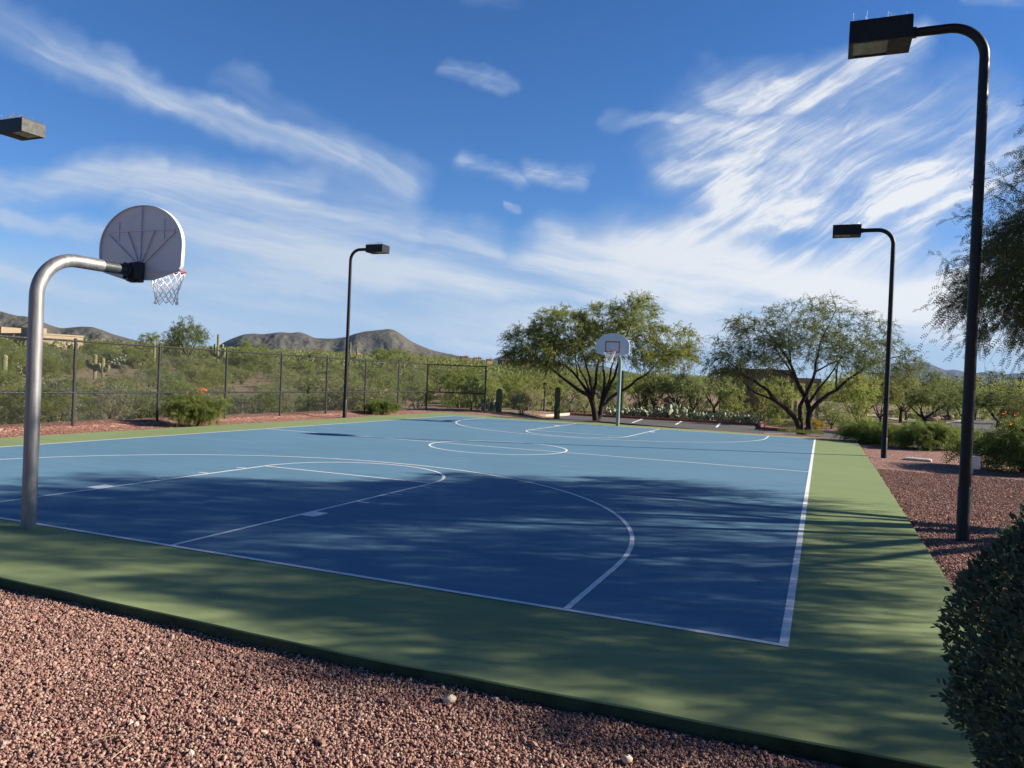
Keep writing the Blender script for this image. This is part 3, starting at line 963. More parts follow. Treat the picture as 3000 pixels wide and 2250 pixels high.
def stones(name, n, xr, yr, keep, zf, rr, rng, parent=None):
    x = rng.uniform(*xr, n); y = rng.uniform(*yr, n)
    k = keep(x, y); x = x[k]; y = y[k]; n = len(x)
    g = (1 + 5 ** .5) / 2
    ico = np.array([(-1, g, 0), (1, g, 0), (-1, -g, 0), (1, -g, 0), (0, -1, g), (0, 1, g), (0, -1, -g), (0, 1, -g), (g, 0, -1), (g, 0, 1), (-g, 0, -1), (-g, 0, 1)])
    ico /= np.linalg.norm(ico[0])
    tri = np.array([(0, 11, 5), (0, 5, 1), (0, 1, 7), (0, 7, 10), (0, 10, 11), (1, 5, 9), (5, 11, 4), (11, 10, 2), (10, 7, 6), (7, 1, 8), (3, 9, 4), (3, 4, 2),
                    (3, 2, 6), (3, 6, 8), (3, 8, 9), (4, 9, 5), (2, 4, 11), (6, 2, 10), (8, 6, 7), (9, 8, 1)])
    r = rr[0] + (rr[1] - rr[0]) * rng.beta(1.3, 3.6, n) + (rng.random(n) < .008) * rng.uniform(.005, .014, n)
    sc = rng.uniform(0.6, 1.3, (n, 1, 3)) * r[:, None, None]
    P = ico[None] * rng.uniform(0.72, 1.2, (n, 12, 1)) * sc
    q = rng.normal(0, 1, (n, 4)); q /= np.linalg.norm(q, axis=1)[:, None]
    a, b, c, d = q.T
    M = np.stack([np.stack([1 - 2 * (c * c + d * d), 2 * (b * c - a * d), 2 * (b * d + a * c)], -1),
                  np.stack([2 * (b * c + a * d), 1 - 2 * (b * b + d * d), 2 * (c * d - a * b)], -1),
                  np.stack([2 * (b * d - a * c), 2 * (c * d + a * b), 1 - 2 * (b * b + c * c)], -1)], 1)
    P = np.einsum('nij,nkj->nki', M, P)
    P += np.c_[x, y, zf(x, y) + r * 0.35 + rng.uniform(0, 0.010, n)][:, None]
    F = (np.arange(n)[:, None, None] * 12 + tri[None]).reshape(-1, 3)
    o = link_mesh(name, P.reshape(-1, 3), [F], 'gravel_stone', parent)
    return tag(o, 'loose pinkish red crushed stones of the gravel bed', 'gravel', kind='stuff')


def grid_sheet(name, xs, ys, zf, mat):
    x, y = np.meshgrid(xs, ys, indexing='ij')
    n, m = x.shape
    i, j = np.meshgrid(np.arange(n - 1), np.arange(m - 1), indexing='ij'); i = i.ravel(); j = j.ravel()
    Q = np.stack([i * m + j, (i + 1) * m + j, (i + 1) * m + j + 1, i * m + j + 1], 1)
    return tag(link_mesh(name, np.stack([x, y, zf(x, y)], -1).reshape(-1, 3), [Q], mat), kind='structure')


def kerb(path, h=0.14, w=0.15, mat='kerb_red', z=ZL, name='kerb'):
    p = np.asarray(path, float); n = len(p)
    d = np.gradient(p, axis=0); d /= np.linalg.norm(d, axis=1)[:, None]; nr = np.c_[-d[:, 1], d[:, 0]] * w / 2
    prof = [(-1, 0), (-1, h - .02), (-.8, h), (.8, h), (1, h - .02), (1, 0)]
    V = np.concatenate([np.c_[p + nr * a, np.full(n, z - .02 + b)] for a, b in prof])
    i, k = np.meshgrid(np.arange(n - 1), np.arange(5), indexing='ij'); i = i.ravel(); k = k.ravel()
    Q = np.stack([k * n + i, (k + 1) * n + i, (k + 1) * n + i + 1, k * n + i + 1], 1)
    e0 = [[5 * n, 4 * n, 3 * n, 2 * n, n, 0]]; e1 = [[n - 1 + q * n for q in range(6)]]
    return tag(link_mesh(name, V, [Q, np.array(e0), np.array(e1)], mat), kind='structure')


def build_grounds():
    # foreground bed: a rolling base with loose stones on it
    nearz = lambda x, y: GB - 0.012 + (fbm(x * 1.7, y * 1.7, 3, 2) - 0.5) * 0.03
    grid_sheet('gravel_bed', np.linspace(-14, 15, 120), np.linspace(-16, -1.52, 60), nearz, 'gravel_sheet')
    inside = lambda x, y: (y < -1.57 - 0.02 * np.sin(x * 9)) & (y > -1.57 - (x - 0.2) * 0.75) & (y < 8)
    stones('gravel_stones', 240000, (0.4, 10.5), (-5.2, -1.5), inside, nearz, (0.004, 0.0150), RNG(1))
    stones('gravel_stones', 130000, (-4.5, 7.0), (-5.5, -1.5), lambda x, y: (y < -1.57) & ((x <= 0.4) | (y <= -1.57 - (x - 0.2) * 0.75)), nearz, (0.006, 0.018), RNG(3))
    rz = lambda x, y: -0.055 + (fbm(x * 1.2, y * 1.2, 3, 4) - 0.5) * 0.04 - 0.22 * ss(y, 24.5, 28)
    grid_sheet('gravel_bed', np.linspace(9.0, 15.5, 50), np.linspace(-1.6, 27.0, 160), rz, 'gravel_sheet')
    stones('gravel_stones', 76000, (9.12, 13.6), (-1.5, 15), lambda x, y: (x - 9.1) < 0.6 + (y + 6) * 0.33, rz, (0.007, 0.018), RNG(2))
    lz = lambda x, y: -0.05 + (fbm(x * 1.2, y * 1.2, 3, 6) - 0.5) * 0.05 + 0.10 * ss(-x, 10.9, 11.8) * (1 - ss(y, 24, 27))
    grid_sheet('gravel_bed', np.linspace(-12.4, -9.44, 24), np.linspace(-6, 31.6, 200), lz, 'gravel_sheet_red')
    fz = lambda x, y: -0.045 - 0.30 * ss(y, 27.0, 30.3) * ss(x, -9.0, -5.0) + (fbm(x * 1.2, y * 1.2, 3, 6) - 0.5) * 0.03
    grid_sheet('gravel_bed', np.linspace(-9.45, 10.5, 90), np.linspace(25.55, 32.2, 34), lambda x, y: np.where(y < 27.3 - 0.09 * (x + 9.4), -0.06, fz(x, y)), 'gravel_sheet')
    # car park, driveway and road
    A = [(-5.6, 39.2), (-5.55, 32.7)]
    g5 = lambda u, v, z=ZL: gz(1650, 850, .27125, u, v, z)[:2]
    g6 = lambda u, v, z=ZL: gz(2150, 850, .3014, u, v, z)[:2]
    g7 = lambda u, v, z=ZL: gz(2500, 950, .3014, u, v, z)[:2]
    nl, nr_ = g5(390, 1412), g5(2130, 1552)
    cl, cr = g5(65, 1325, ZL + .12), g5(2110, 1437, ZL + .12)
    isl_b, isl_c, isl_d, isl_e = g6(270, 1352), g6(500, 1368), g6(760, 1374), g6(1260, 1408)
    isl_a = g6(265, 1302)
    asph = [cl + (-1.0, 0), (-6.8, 33.5), (-5.4, 31.3), nl, nr_, (9.0, 29.8), (14, 27.5), (22, 27), (24, 34), (25, 46), (26, 60), (29, 76), (34, 100), (44, 130), (37, 132),
            (29, 104), g7(1450, 897), g7(1110, 937), g7(860, 967), g7(780, 972), (14.9, 52), (13.6, 44), (11.9, 39.0), isl_e, isl_d, isl_c, isl_b, (cr[0] + .3, cr[1])]
    tag(sheet('car_park', asph, ZL - 0.02, 'asphalt'), kind='structure')
    st = MB()
    for a, b in (((745, 1430), (855, 1390)), ((1215, 1450), (1275, 1415)), ((1655, 1480), (1695, 1435))):
        p, q = g5(*a), g5(*b)
        q = p + (q - p) / np.linalg.norm(q - p) * 5.0
        d = (q - p) / np.linalg.norm(q - p); n = np.array([-d[1], d[0]]) * .06
        st.add([(*(p + n), ZL - .012), (*(p - n), ZL - .012), (*(q - n), ZL - .012), (*(q + n), ZL - .012)], [(0, 1, 2, 3)])
    tag(st.build('stall_markings', 'line_white'), kind='structure')
    kerb([cl, (cl + cr) / 2, cr])
    kerb([cl + (0, -.1), cl + (0.02, -1.6), (cl[0] - 0.1, cl[1] - 4.2), (cl[0] - .9, cl[1] - 5.0), (cl[0] - 2.2, cl[1] - 5.4)], mat='kerb_pale')
    kerb([cr + (.1, 0.1), cr + (.3, -1.5), isl_b, isl_c])
    kerb([isl_c + (.1, 0), isl_d, isl_e, isl_e + (1.8, 1.2)], mat='kerb_pale')
    kt = g6(290, 1393, -0.2)
    kerb([kt, kt + (.9, .35), kt + (2.4, .55)], mat='kerb_pale', z=-0.28, h=.12)
    # gravel island and planting beds behind the car park
    isl = [isl_b + (.1, .1), isl_c + (0, .1), isl_d + (0, .1), isl_e + (0, .1), (11.8, 38.8), (12.2, 44), (5.5, 44), cr + (.45, .1)]
    tag(sheet('gravel_island', isl, ZL + 0.06, 'gravel_sheet'), kind='structure')
    # walks
    w1 = [g7(30, 838), g7(30, 862), g7(340, 915), g7(560, 955), g7(770, 975), g7(860, 962), g7(760, 948), g7(560, 918), g7(340, 890)]
    tag(sheet('walkway', [g7(-160, 842), g7(340, 915), g7(560, 952), g7(770, 974), g7(860, 958), g7(700, 934), g7(340, 889), g7(-160, 826)], ZL - 0.03, 'concrete_walk'), kind='structure')
    tag(sheet('walkway', [g7(860, 967), g7(1110, 937), g7(1450, 897), (29, 104), (28, 105), g7(1450, 884), g7(1110, 920), g7(870, 956)], ZL + 0.0, 'concrete_walk'), kind='structure')
    tag(sheet('walkway', [g6(820, 1165), g6(1000, 1165), g6(1130, 1185), g6(1130, 1168), g6(1000, 1150), g6(820, 1143)], ZL - 0.02, 'concrete_walk'), kind='structure')
    tag(sheet('lawn', [g7(500, 822), g7(625, 822), g7(625, 808), g7(500, 808)], ZL - 0.02, 'lawn'), kind='structure')
    return dict(cl=cl, cr=cr, isl_e=isl_e, isl_d=isl_d)


build_ground()
build_mountains()
build_court()
GR = build_grounds()
# ================================================================== THINGS

# ------------------------------------------------------------------ basketball hoops


def make_hoop(loc, rz, pole_mat, label, dark_sleeve):
    root = empty('basketball_hoop', loc, rz)
    tag(root, label, 'basketball hoop', 'basketball hoops at the two ends of the court')
    za, R = 2.97, 0.45
    a = np.linspace(0, math.pi / 2, 14)
    path = [(0, 0, -.3), (0, 0, 1.2), (0, 0, za - R - .3)] + [(0, R - R * math.cos(q), za - R + R * math.sin(q)) for q in a] + [(0, 0.62, za), (0, 0.78, za)]
    MB().tube(path, 0.0735, 24).build('pole', pole_mat, root, True)
    sl = MB().tube([(0, 0.70, za), (0, 0.74, za), (0, 1.23, za)], [0.062, 0.068, 0.068], 20)
    sl.tube([(0, 1.10, za), (0, 1.13, za)], 0.076, 20)
    sl.build('extension_arm', dark_sleeve, root, True)
    br = MB().box((0, 1.27, za - .01), (0.19, 0.075, 0.25), bev=.008).box((0, 1.2, za - .11), (0.03, 0.12, 0.05)).box((-.085, 1.2, za), (0.012, 0.10, 0.2)).box((.085, 1.2, za), (0.012, 0.10, 0.2))
    for x in (-.07, .07):
        for z in (-.09, .08): br.tube([(x, 1.215, za + z), (x, 1.24, za + z)], 0.011, 8)
    br.build('bracket', dark_sleeve, root)
    # fan-shaped board
    zb, w = 2.87, 0.70
    arc = [(w * math.copysign(abs(math.cos(t)) ** 0.97, math.cos(t)), zb + .41 + .52 * math.sin(t)) for t in np.linspace(0, math.pi, 44)]
    out = [(-.21, zb), (.21, zb), (.60, zb + .10), (.66, zb + .125), (.69, zb + .165)] + arc + [(-.69, zb + .165), (-.66, zb + .125), (-.60, zb + .10)]
    b = MB().prism(out, 1.325, 1.345)
    bd = b.build('backboard', 'board_paint', root)
    o = np.array(out); cen = np.array([0, zb + .46]); inn = cen + (o - cen) * 0.982
    n = len(o); i = np.arange(n); j = (i + 1) % n
    lip = MB()
    V = np.r_[np.c_[o[:, 0], np.full(n, 1.3252), o[:, 1]], np.c_[o[:, 0], np.full(n, 1.30), o[:, 1]], np.c_[inn[:, 0], np.full(n, 1.30), inn[:, 1]], np.c_[inn[:, 0], np.full(n, 1.3252), inn[:, 1]]]
    lip.add(V, *[np.stack([i + k * n, j + k * n, j + (k + 1) * n, i + (k + 1) * n], 1) for k in range(3)])
    lip.build('board_rim', 'board_paint', bd)
    rb = MB()

    def rib(p, q, t=0.018, dpt=0.024):
        p = np.array(p, float); q = np.array(q, float); d = q - p; L = np.linalg.norm(d); an = math.atan2(d[1], d[0])
        M = np.array([[math.cos(an), 0, -math.sin(an)], [0, 1, 0], [math.sin(an), 0, math.cos(an)]])
        m = (p + q) / 2
        rb.box((m[0], 1.3245 - dpt / 2, m[1]), (L, dpt, t), M=M)
    hub = np.array([0, zb + .16])
    for ang, L in ((90, .75), (63, .50), (117, .50), (37, .70), (143, .70)):
        e = np.array([math.cos(rad(ang)), math.sin(rad(ang))])
        rib(hub + e * .08, hub + e * L, 0.016 + 0.001 * (ang % 7), 0.022 + 0.0004 * (ang % 11))
    rib((-.56, zb + .615), (.56, zb + .615), .014, .018)
    rib((-.50, zb + .095), (.50, zb + .095), .012, .012)
    for x in (-.38, .38): rib((x, zb + .50), (x, zb + .745), .011, .0125)
    rb.build('rib', 'board_paint', bd)
    sq = MB(); y = 1.3465
    for c, d in (((0, y, zb + .15 + .025), (.61, .004, .05)), ((0, y, zb + .15 + .435), (.61, .004, .05)), ((-.28, y, zb + .15 + .23), (.05, .004, .36)), ((.28, y, zb + .15 + .23), (.05, .004, .36))):
        sq.box(c, d)
    sq.build('target_square', 'square_red', bd)
    # rim with its mounting plate, net
    zr, yc = 3.045, 1.345 + .16 + .2286
    t = np.linspace(0, 2 * math.pi, 49)
    rm = MB().tube(np.c_[.2286 * np.cos(t), yc + .2286 * np.sin(t), np.full(49, zr)], 0.010, 8, cap=False)
    rm.box((0, 1.352, zr - .03), (.16, .012, .13)).box((0, 1.42, zr - .006), (.13, .15, .012))
    rm.tube([(-.07, 1.355, zr - .08), (-.13, yc - .17, zr - .004)], .007, 6).tube([(.07, 1.355, zr - .08), (.13, yc - .17, zr - .004)], .007, 6)
    for k in range(12):
        q = k * math.pi / 6 + .26; rm.tube([(.2286 * math.cos(q), yc + .2286 * math.sin(q), zr - .008), (.222 * math.cos(q), yc + .222 * math.sin(q), zr - .026)], .003, 4)
    rim = rm.build('rim', 'rim_orange', root, True)
    lv = [(0, .226), (.055, .205), (.115, .18), (.175, .158), (.235, .142), (.295, .134), (.355, .136), (.405, .142)]
    p0 = []; p1 = []; rg = RNG(int(abs(loc[1])))
    jit = rg.normal(0, .008, (8, 24, 3))
    pos = lambda l, k: np.array([lv[l][1] * math.cos(k * math.pi / 12), yc + lv[l][1] * math.sin(k * math.pi / 12), zr - .02 - lv[l][0]]) + jit[l, k % 24] * (l > 0)
    for l in range(7):
        for k in range(24):
            if (k + l) % 2 == 0:
                for s in (-1, 1): p0.append(pos(l, k)); p1.append(pos(l + 1, k + s))
    V, Q = segs(p0, p1, .0050, .0050, 5)
    link_mesh('net', V, [Q], 'net_cord', rim)
    return root


make_hoop((-0.10, -0.17, 0), 0, 'galvanized', 'bare galvanised basketball hoop whose white fan board is seen from behind, ribs showing', 'sleeve_dark')
make_hoop((-0.07, CL + 0.30, 0), math.pi, 'pole_green', 'basketball hoop on a green pole, its board front with red square before the mesquite', 'pole_green')

# ------------------------------------------------------------------ court lamps


def make_lamp():
    root = empty('court_lamp', (0, 0, 0))
    R, za, xh = 0.43, 6.78, 0.87
    a = np.linspace(0, math.pi / 2, 14)
    path = [(0, 0, -.3), (0, 0, 2.0), (0, 0, 4.0), (0, 0, za - R - .25)] + [(R - R * math.cos(q), 0, za - R + R * math.sin(q)) for q in a] + [(0.6, 0, za), (xh - .07, 0, za)]
    r = [.074, .071, .066, .062] + [.060] * 14 + [.060, .059]
    MB().tube(path, r, 20).build('pole', 'lamp_bronze', root, True)
    MB().tube([(0, 0, -.3), (0, 0, .70), (0, 0, .715)], [.081, .081, .075], 20).build('base_sleeve', 'lamp_bronze', root, True)
    nk = MB().box((xh - .035, 0, za), (.07, .075, .13), bev=.006)
    for z in (-.055, .055):
        for y in (-.03, .03): nk.tube([(xh - .045, y, za + z), (xh + .002, y, za + z)], .010, 6)
    nk.build('neck', 'lamp_bronze', root)
    L, Wd, H = .77, .54, .30
    cx = xh + L / 2; zb = za - .155
    hd = MB()
    # open-bottomed housing: four walls and a lid
    hd.box((cx, 0, zb + H - .008), (L, Wd, .016), bev=.004)
    for y in (-1, 1): hd.box((cx, y * (Wd / 2 - .006), zb + (H - .016) / 2), (L, .012, H - .017))
    for x in (-1, 1): hd.box((cx + x * (L / 2 - .006), 0, zb + (H - .016) / 2), (.012, Wd - .025, H - .0175))
    hd.box((cx - .235, 0, zb + .004), (.27, Wd - .026, .012)).box((cx + .35, 0, zb + .005), (.045, Wd - .026, .012))
    for y in (-1, 1): hd.box((cx + .10, y * .24, zb + .006), (.44, .035, .012))
    hs = hd.build('lamp_head', 'lamp_bronze', root)
    MB().box((cx + .10, 0, zb + .016), (.46, .46, .006)).build('lens', 'lens_glass', hs)
    rg = RNG(3); n = 110
    bx = np.c_[rg.uniform(cx - L / 2 + .02, cx + L / 2 - .02, n), np.where(rg.random(n) < .5, rg.uniform(-.26, -.2, n), rg.uniform(-.26, .26, n)), np.full(n, zb + H)]
    tp = bx + np.c_[rg.normal(0, .03, n), rg.normal(0, .03, n), rg.uniform(.07, .12, n)]
    V, Q = segs(bx, tp, .0024, .0018, 4)
    link_mesh('bird_spikes', V, [Q], 'spike_steel', hs)
    return root


LG = 'box lamps on bent poles around the court'
lamp = make_lamp(); lamp.location = (9.60, 5.67, -.06); lamp.rotation_euler.z = math.pi
tag(lamp, 'tall dark box lamp on the gravel beside the clipped hedge, nearest the camera', 'lamp post', LG)
copy_tree(lamp, (9.55, 18.7, -.18), math.pi, label='dark box lamp on gravel beside the concrete lid, in front of the sparse mesquite')
copy_tree(lamp, (-10.02, 19.95, -.04), 0.0, label='dark box lamp standing by the chain link fence, its head pointing over the court')
copy_tree(lamp, (-10.16, 5.60, .16), 0.0, label='box lamp at the left frame edge of which only the head shows')

# ------------------------------------------------------------------ chain link fence


def build_fence():
    root = empty('chain_link_fence', (-11.45, 9.05, 0))
    tag(root, 'long black chain link fence along the gravel strip beside the court', 'fence')
    H = 2.40
    loc = np.array([-11.45, 9.05, 0.0])
    ys = [9.05 + 2.88 * k for k in range(-2, 8)]
    pts = [np.array([-11.45 + 0.004 * (y - 9), y]) for y in ys]
    end = np.array([-8.62, 30.55])
    corner = pts[-1]
    runs = [(pts[0], corner), (corner, end)]
    for p in pts + [end]:
        big = p is corner or p is end
        q = np.array([p[0], p[1], 0]) - loc
        m = MB().tube([q + (0, 0, -.5), q + (0, 0, H)], 0.044 if big else .040, 12)
        m.tube([q + (0, 0, H), q + (0, 0, H + .03), q + (0, 0, H + .045)], [.048, .046, .014], 12)
        m.build('fence_post', 'fence_black', root, True)
    for a, b in runs:
        A = np.array([a[0], a[1], 0]) - loc; B = np.array([b[0], b[1], 0]) - loc
        for z, nm in ((H - .03, 'top_rail'), (0.93, 'middle_rail')):
            MB().tube([A + (0, 0, z), B + (0, 0, z)], .029, 10).build(nm, 'fence_black', root, True)
        d = B - A; L = np.linalg.norm(d); d /= L
        nrm = np.array([d[1], -d[0], 0]) * .040
        h0, h1 = 0.03, H - .01
        hh = h1 - h0; sp = 0.076
        p0 = []; p1 = []
        u = np.arange(-hh, L, sp)
        for s in (1, -1):
            for k, u0 in enumerate(u):
                t0, t1 = max(0, -u0), min(hh, L - u0)
                if t1 - t0 < .05: continue
                ua, ub = u0 + t0, u0 + t1
                za_, zb_ = (h0 + t0, h0 + t1) if s > 0 else (h1 - t0, h1 - t1)
                off = nrm * (1 + 0.12 * s)
                p0.append(A + d * ua + off + (0, 0, za_)); p1.append(A + d * ub + off + (0, 0, zb_))
        # wire ties give the rails and posts their knotted look
        tz = []; te = []
        for z in (H - .03, .93):
            for t in np.arange(.08, L, .152): tz.append(A + d * t + nrm * .9 + (0, 0, z - .022)); te.append(A + d * (t + .05) + nrm * .9 + (0, 0, z + .026))
        V, Q = segs(p0 + tz, p1 + te, np.r_[np.full(len(p0), .0031), np.full(len(tz), .007)], np.r_[np.full(len(p0), .0031), np.full(len(tz), .007)], 4)
        link_mesh('wire_mesh', V, [Q], 'wire_black', root)


build_fence()

# ------------------------------------------------------------------ large trees


def scale_limbs(limbs, k, yr=None):
    return [([(p[0] * k, p[1] * k, p[2] * k) for p in pl], (r[0], r[1])) for pl, r in limbs]


def flat_limb(pts, r0, r1, y=0.0, yd=0.0, rng=None):
    n = len(pts)
    return ([(p[0], y + yd * (i / max(1, n - 1)) ** 1.3, p[1]) for i, p in enumerate(pts)], (r0, r1))


def lob(ls, k): return [(np.array(c) * k, np.array(r) * k) for c, r in ls]


VR = -YAW      # turns local x towards the right of the view


def tree_behind_hoop():
    k = 1.19
    base = gp(1290, 908, ZL)
    L = [flat_limb([(-.07, -.1), (-.23, .77), (-.35, 1.12), (-.54, 1.23), (-1.0, 1.43), (-1.5, 1.74), (-2.4, 2.4), (-3.2, 3.0)], .19, .03, 0, -.5),
         flat_limb([(.12, -.1), (.2, .7), (.2, 1.15), (.3, 1.55), (.27, 2.25), (.2, 3.2)], .17, .03, .03, .4),
         flat_limb([(-.35, 1.12), (-.66, 1.58), (-1.0, 2.0), (-1.5, 2.45), (-2.2, 3.3), (-2.8, 4.0)], .105, .02, 0, .7),
         flat_limb([(-1.0, 2.0), (-1.1, 2.6), (-1.3, 3.5), (-1.5, 4.4)], .05, .015, .1, -.6),
         flat_limb([(-.30, 1.05), (-.15, 1.66), (-.06, 2.6), (-.02, 3.2), (.1, 4.2), (.05, 5.0)], .10, .015, .02, .3),
         flat_limb([(.22, .75), (.5, 1.66), (.72, 2.1), (.9, 3.1), (1.2, 4.2), (1.5, 5.2)], .115, .015, .03, -.5),
         flat_limb([(.2, .62), (.8, 1.23), (1.6, 1.78), (2.4, 2.4), (3.0, 3.1), (3.6, 3.7)], .12, .02, .03, .5),
         ([(-.28, 0, .95), (-.5, -.8, 1.9), (-.9, -1.6, 3.0), (-1.3, -2.0, 3.7)], (.09, .02)),
         ([(.22, .05, .9), (.6, .9, 1.9), (.9, 1.7, 3.1), (1.0, 2.1, 4.0)], (.09, .02)),
         ([(-.25, .05, 1.0), (-.6, .9, 2.0), (-1.2, 1.6, 3.2)], (.08, .02))]
    lobes = [((-3.1, 0, 3.4), (1.45, 1.6, .95)), ((-1.7, .3, 4.15), (1.6, 1.9, 1.1)), ((-2.3, -1, 2.95), (1.5, 1.2, .7)), ((.1, 0, 4.6), (1.3, 1.6, .9)),
             ((1.6, .2, 4.75), (1.2, 1.6, 1.15)), ((3.1, 0, 3.7), (1.4, 1.6, .95)), ((2.3, -.9, 3.1), (1.4, 1.3, .75)), ((-.3, -.9, 3.4), (1.2, 1.3, .6)),
             ((3.7, .3, 3.1), (.85, 1.1, .6)), ((-.2, 1.3, 3.7), (1.6, 1.2, .9)), ((-3.6, .2, 2.9), (.9, 1.1, .5)), ((1.7, 0, 5.5), (.6, .7, .4))]
    rg = RNG(21)
    t = plant('mesquite_tree', base, scale_limbs(L, k), lob(lobes, k), 820, 7, .62, 14, (BLADE, .105, .032), rg, lmat='leaf_canopy', rmin=.0045, shoots=.003, rz=VR,
              spread=.7, up=.25, seg=.4, tip=.005, inter=.25)
    tag(t, 'large multi trunk mesquite behind the far basketball hoop', 'tree')
    return t


def tree_by_driveway():
    k = 1.17
    base = gp(1735, 938, -.30)
    L = [flat_limb([(-.14, -.1), (-.23, .5), (-.6, .87), (-1.19, 1.33), (-1.65, 1.74), (-2.24, 2.15), (-2.88, 2.5), (-3.4, 2.9)], .15, .025, 0, -.4),
         flat_limb([(-.05, -.1), (-.14, .55), (-.18, 1.14), (-.02, 1.5)], .10, .085),
         flat_limb([(.14, -.1), (.23, .73), (.27, 1.0), (.05, 1.6), (-.23, 2.06), (-.41, 2.6), (-.69, 3.2), (-1.2, 3.8), (-1.7, 4.5)], .16, .015, .02, .5),
         flat_limb([(-1.19, 1.33), (-1.78, 1.52), (-2.3, 1.78), (-2.5, 2.06), (-2.75, 2.35)], .06, .018, -.1, .5),
         flat_limb([(.05, 1.6), (.18, 2.0), (.32, 2.5), (.37, 3.2), (.46, 3.9), (.9, 5.0)], .10, .014, .02, -.4),
         flat_limb([(.27, 1.0), (.6, 1.37), (.96, 1.7), (1.33, 1.87), (1.9, 2.4), (2.8, 3.0), (3.5, 3.2), (4.3, 3.5)], .115, .016, .02, .3),
         flat_limb([(.32, 2.5), (.73, 2.8), (1.4, 3.25), (2.2, 4.1)], .05, .014, 0, -.6),
         flat_limb([(-.35, 2.3), (-.7, 2.45), (-1.1, 2.55), (-1.6, 2.65), (-2.2, 3.1)], .045, .014, .1, -.5),
         flat_limb([(-.55, 3.0), (-.6, 3.7), (-.4, 4.6)], .045, .014, .25, .6),
         ([(.2, 0, 1.3), (.5, -.8, 2.2), (.9, -1.5, 3.3)], (.07, .018)), ([(0, 0, 1.7), (-.5, .9, 2.8), (-.9, 1.6, 3.9)], (.07, .018)),
         ([(1.33, .1, 1.87), (1.7, 1.0, 2.8), (2.1, 1.5, 3.8)], (.05, .016))]
    lobes = [((-3.3, 0, 2.95), (1.15, 1.4, .75)), ((-2.1, .2, 3.75), (1.4, 1.7, 1.1)), ((-.7, 0, 4.35), (1.5, 1.8, 1.05)), ((.7, .3, 4.75), (1.15, 1.6, .95)),
             ((2.0, 0, 4.05), (1.3, 1.7, 1.0)), ((3.2, 0, 3.3), (1.2, 1.4, .8)), ((-2.6, -.8, 2.75), (1.5, 1.3, .55)), ((1.2, -1., 3.4), (1.4, 1.3, .8)), ((4.1, .2, 3.0), (.75, .9, .45)),
             ((-.9, -.4, 3.3), (1.5, 1.4, .8)), ((.2, .6, 3.7), (1.5, 1.3, .9)), ((-2.5, .3, 4.5), (.45, .6, .45)), ((2.3, .8, 3.2), (1.1, 1.1, .6))]
    t = plant('mesquite_tree', base, scale_limbs(L, k), lob(lobes, k), 700, 6, .58, 12, (BLADE, .085, .028), RNG(22), lmat='leaf_mesquite', rmin=.004, shoots=.003, rz=VR,
              spread=.7, up=.2, seg=.4, tip=.005, inter=.2)
    tag(t, 'sparse mesquite with dark forked trunk beside the driveway at the court corner', 'tree')
    return t


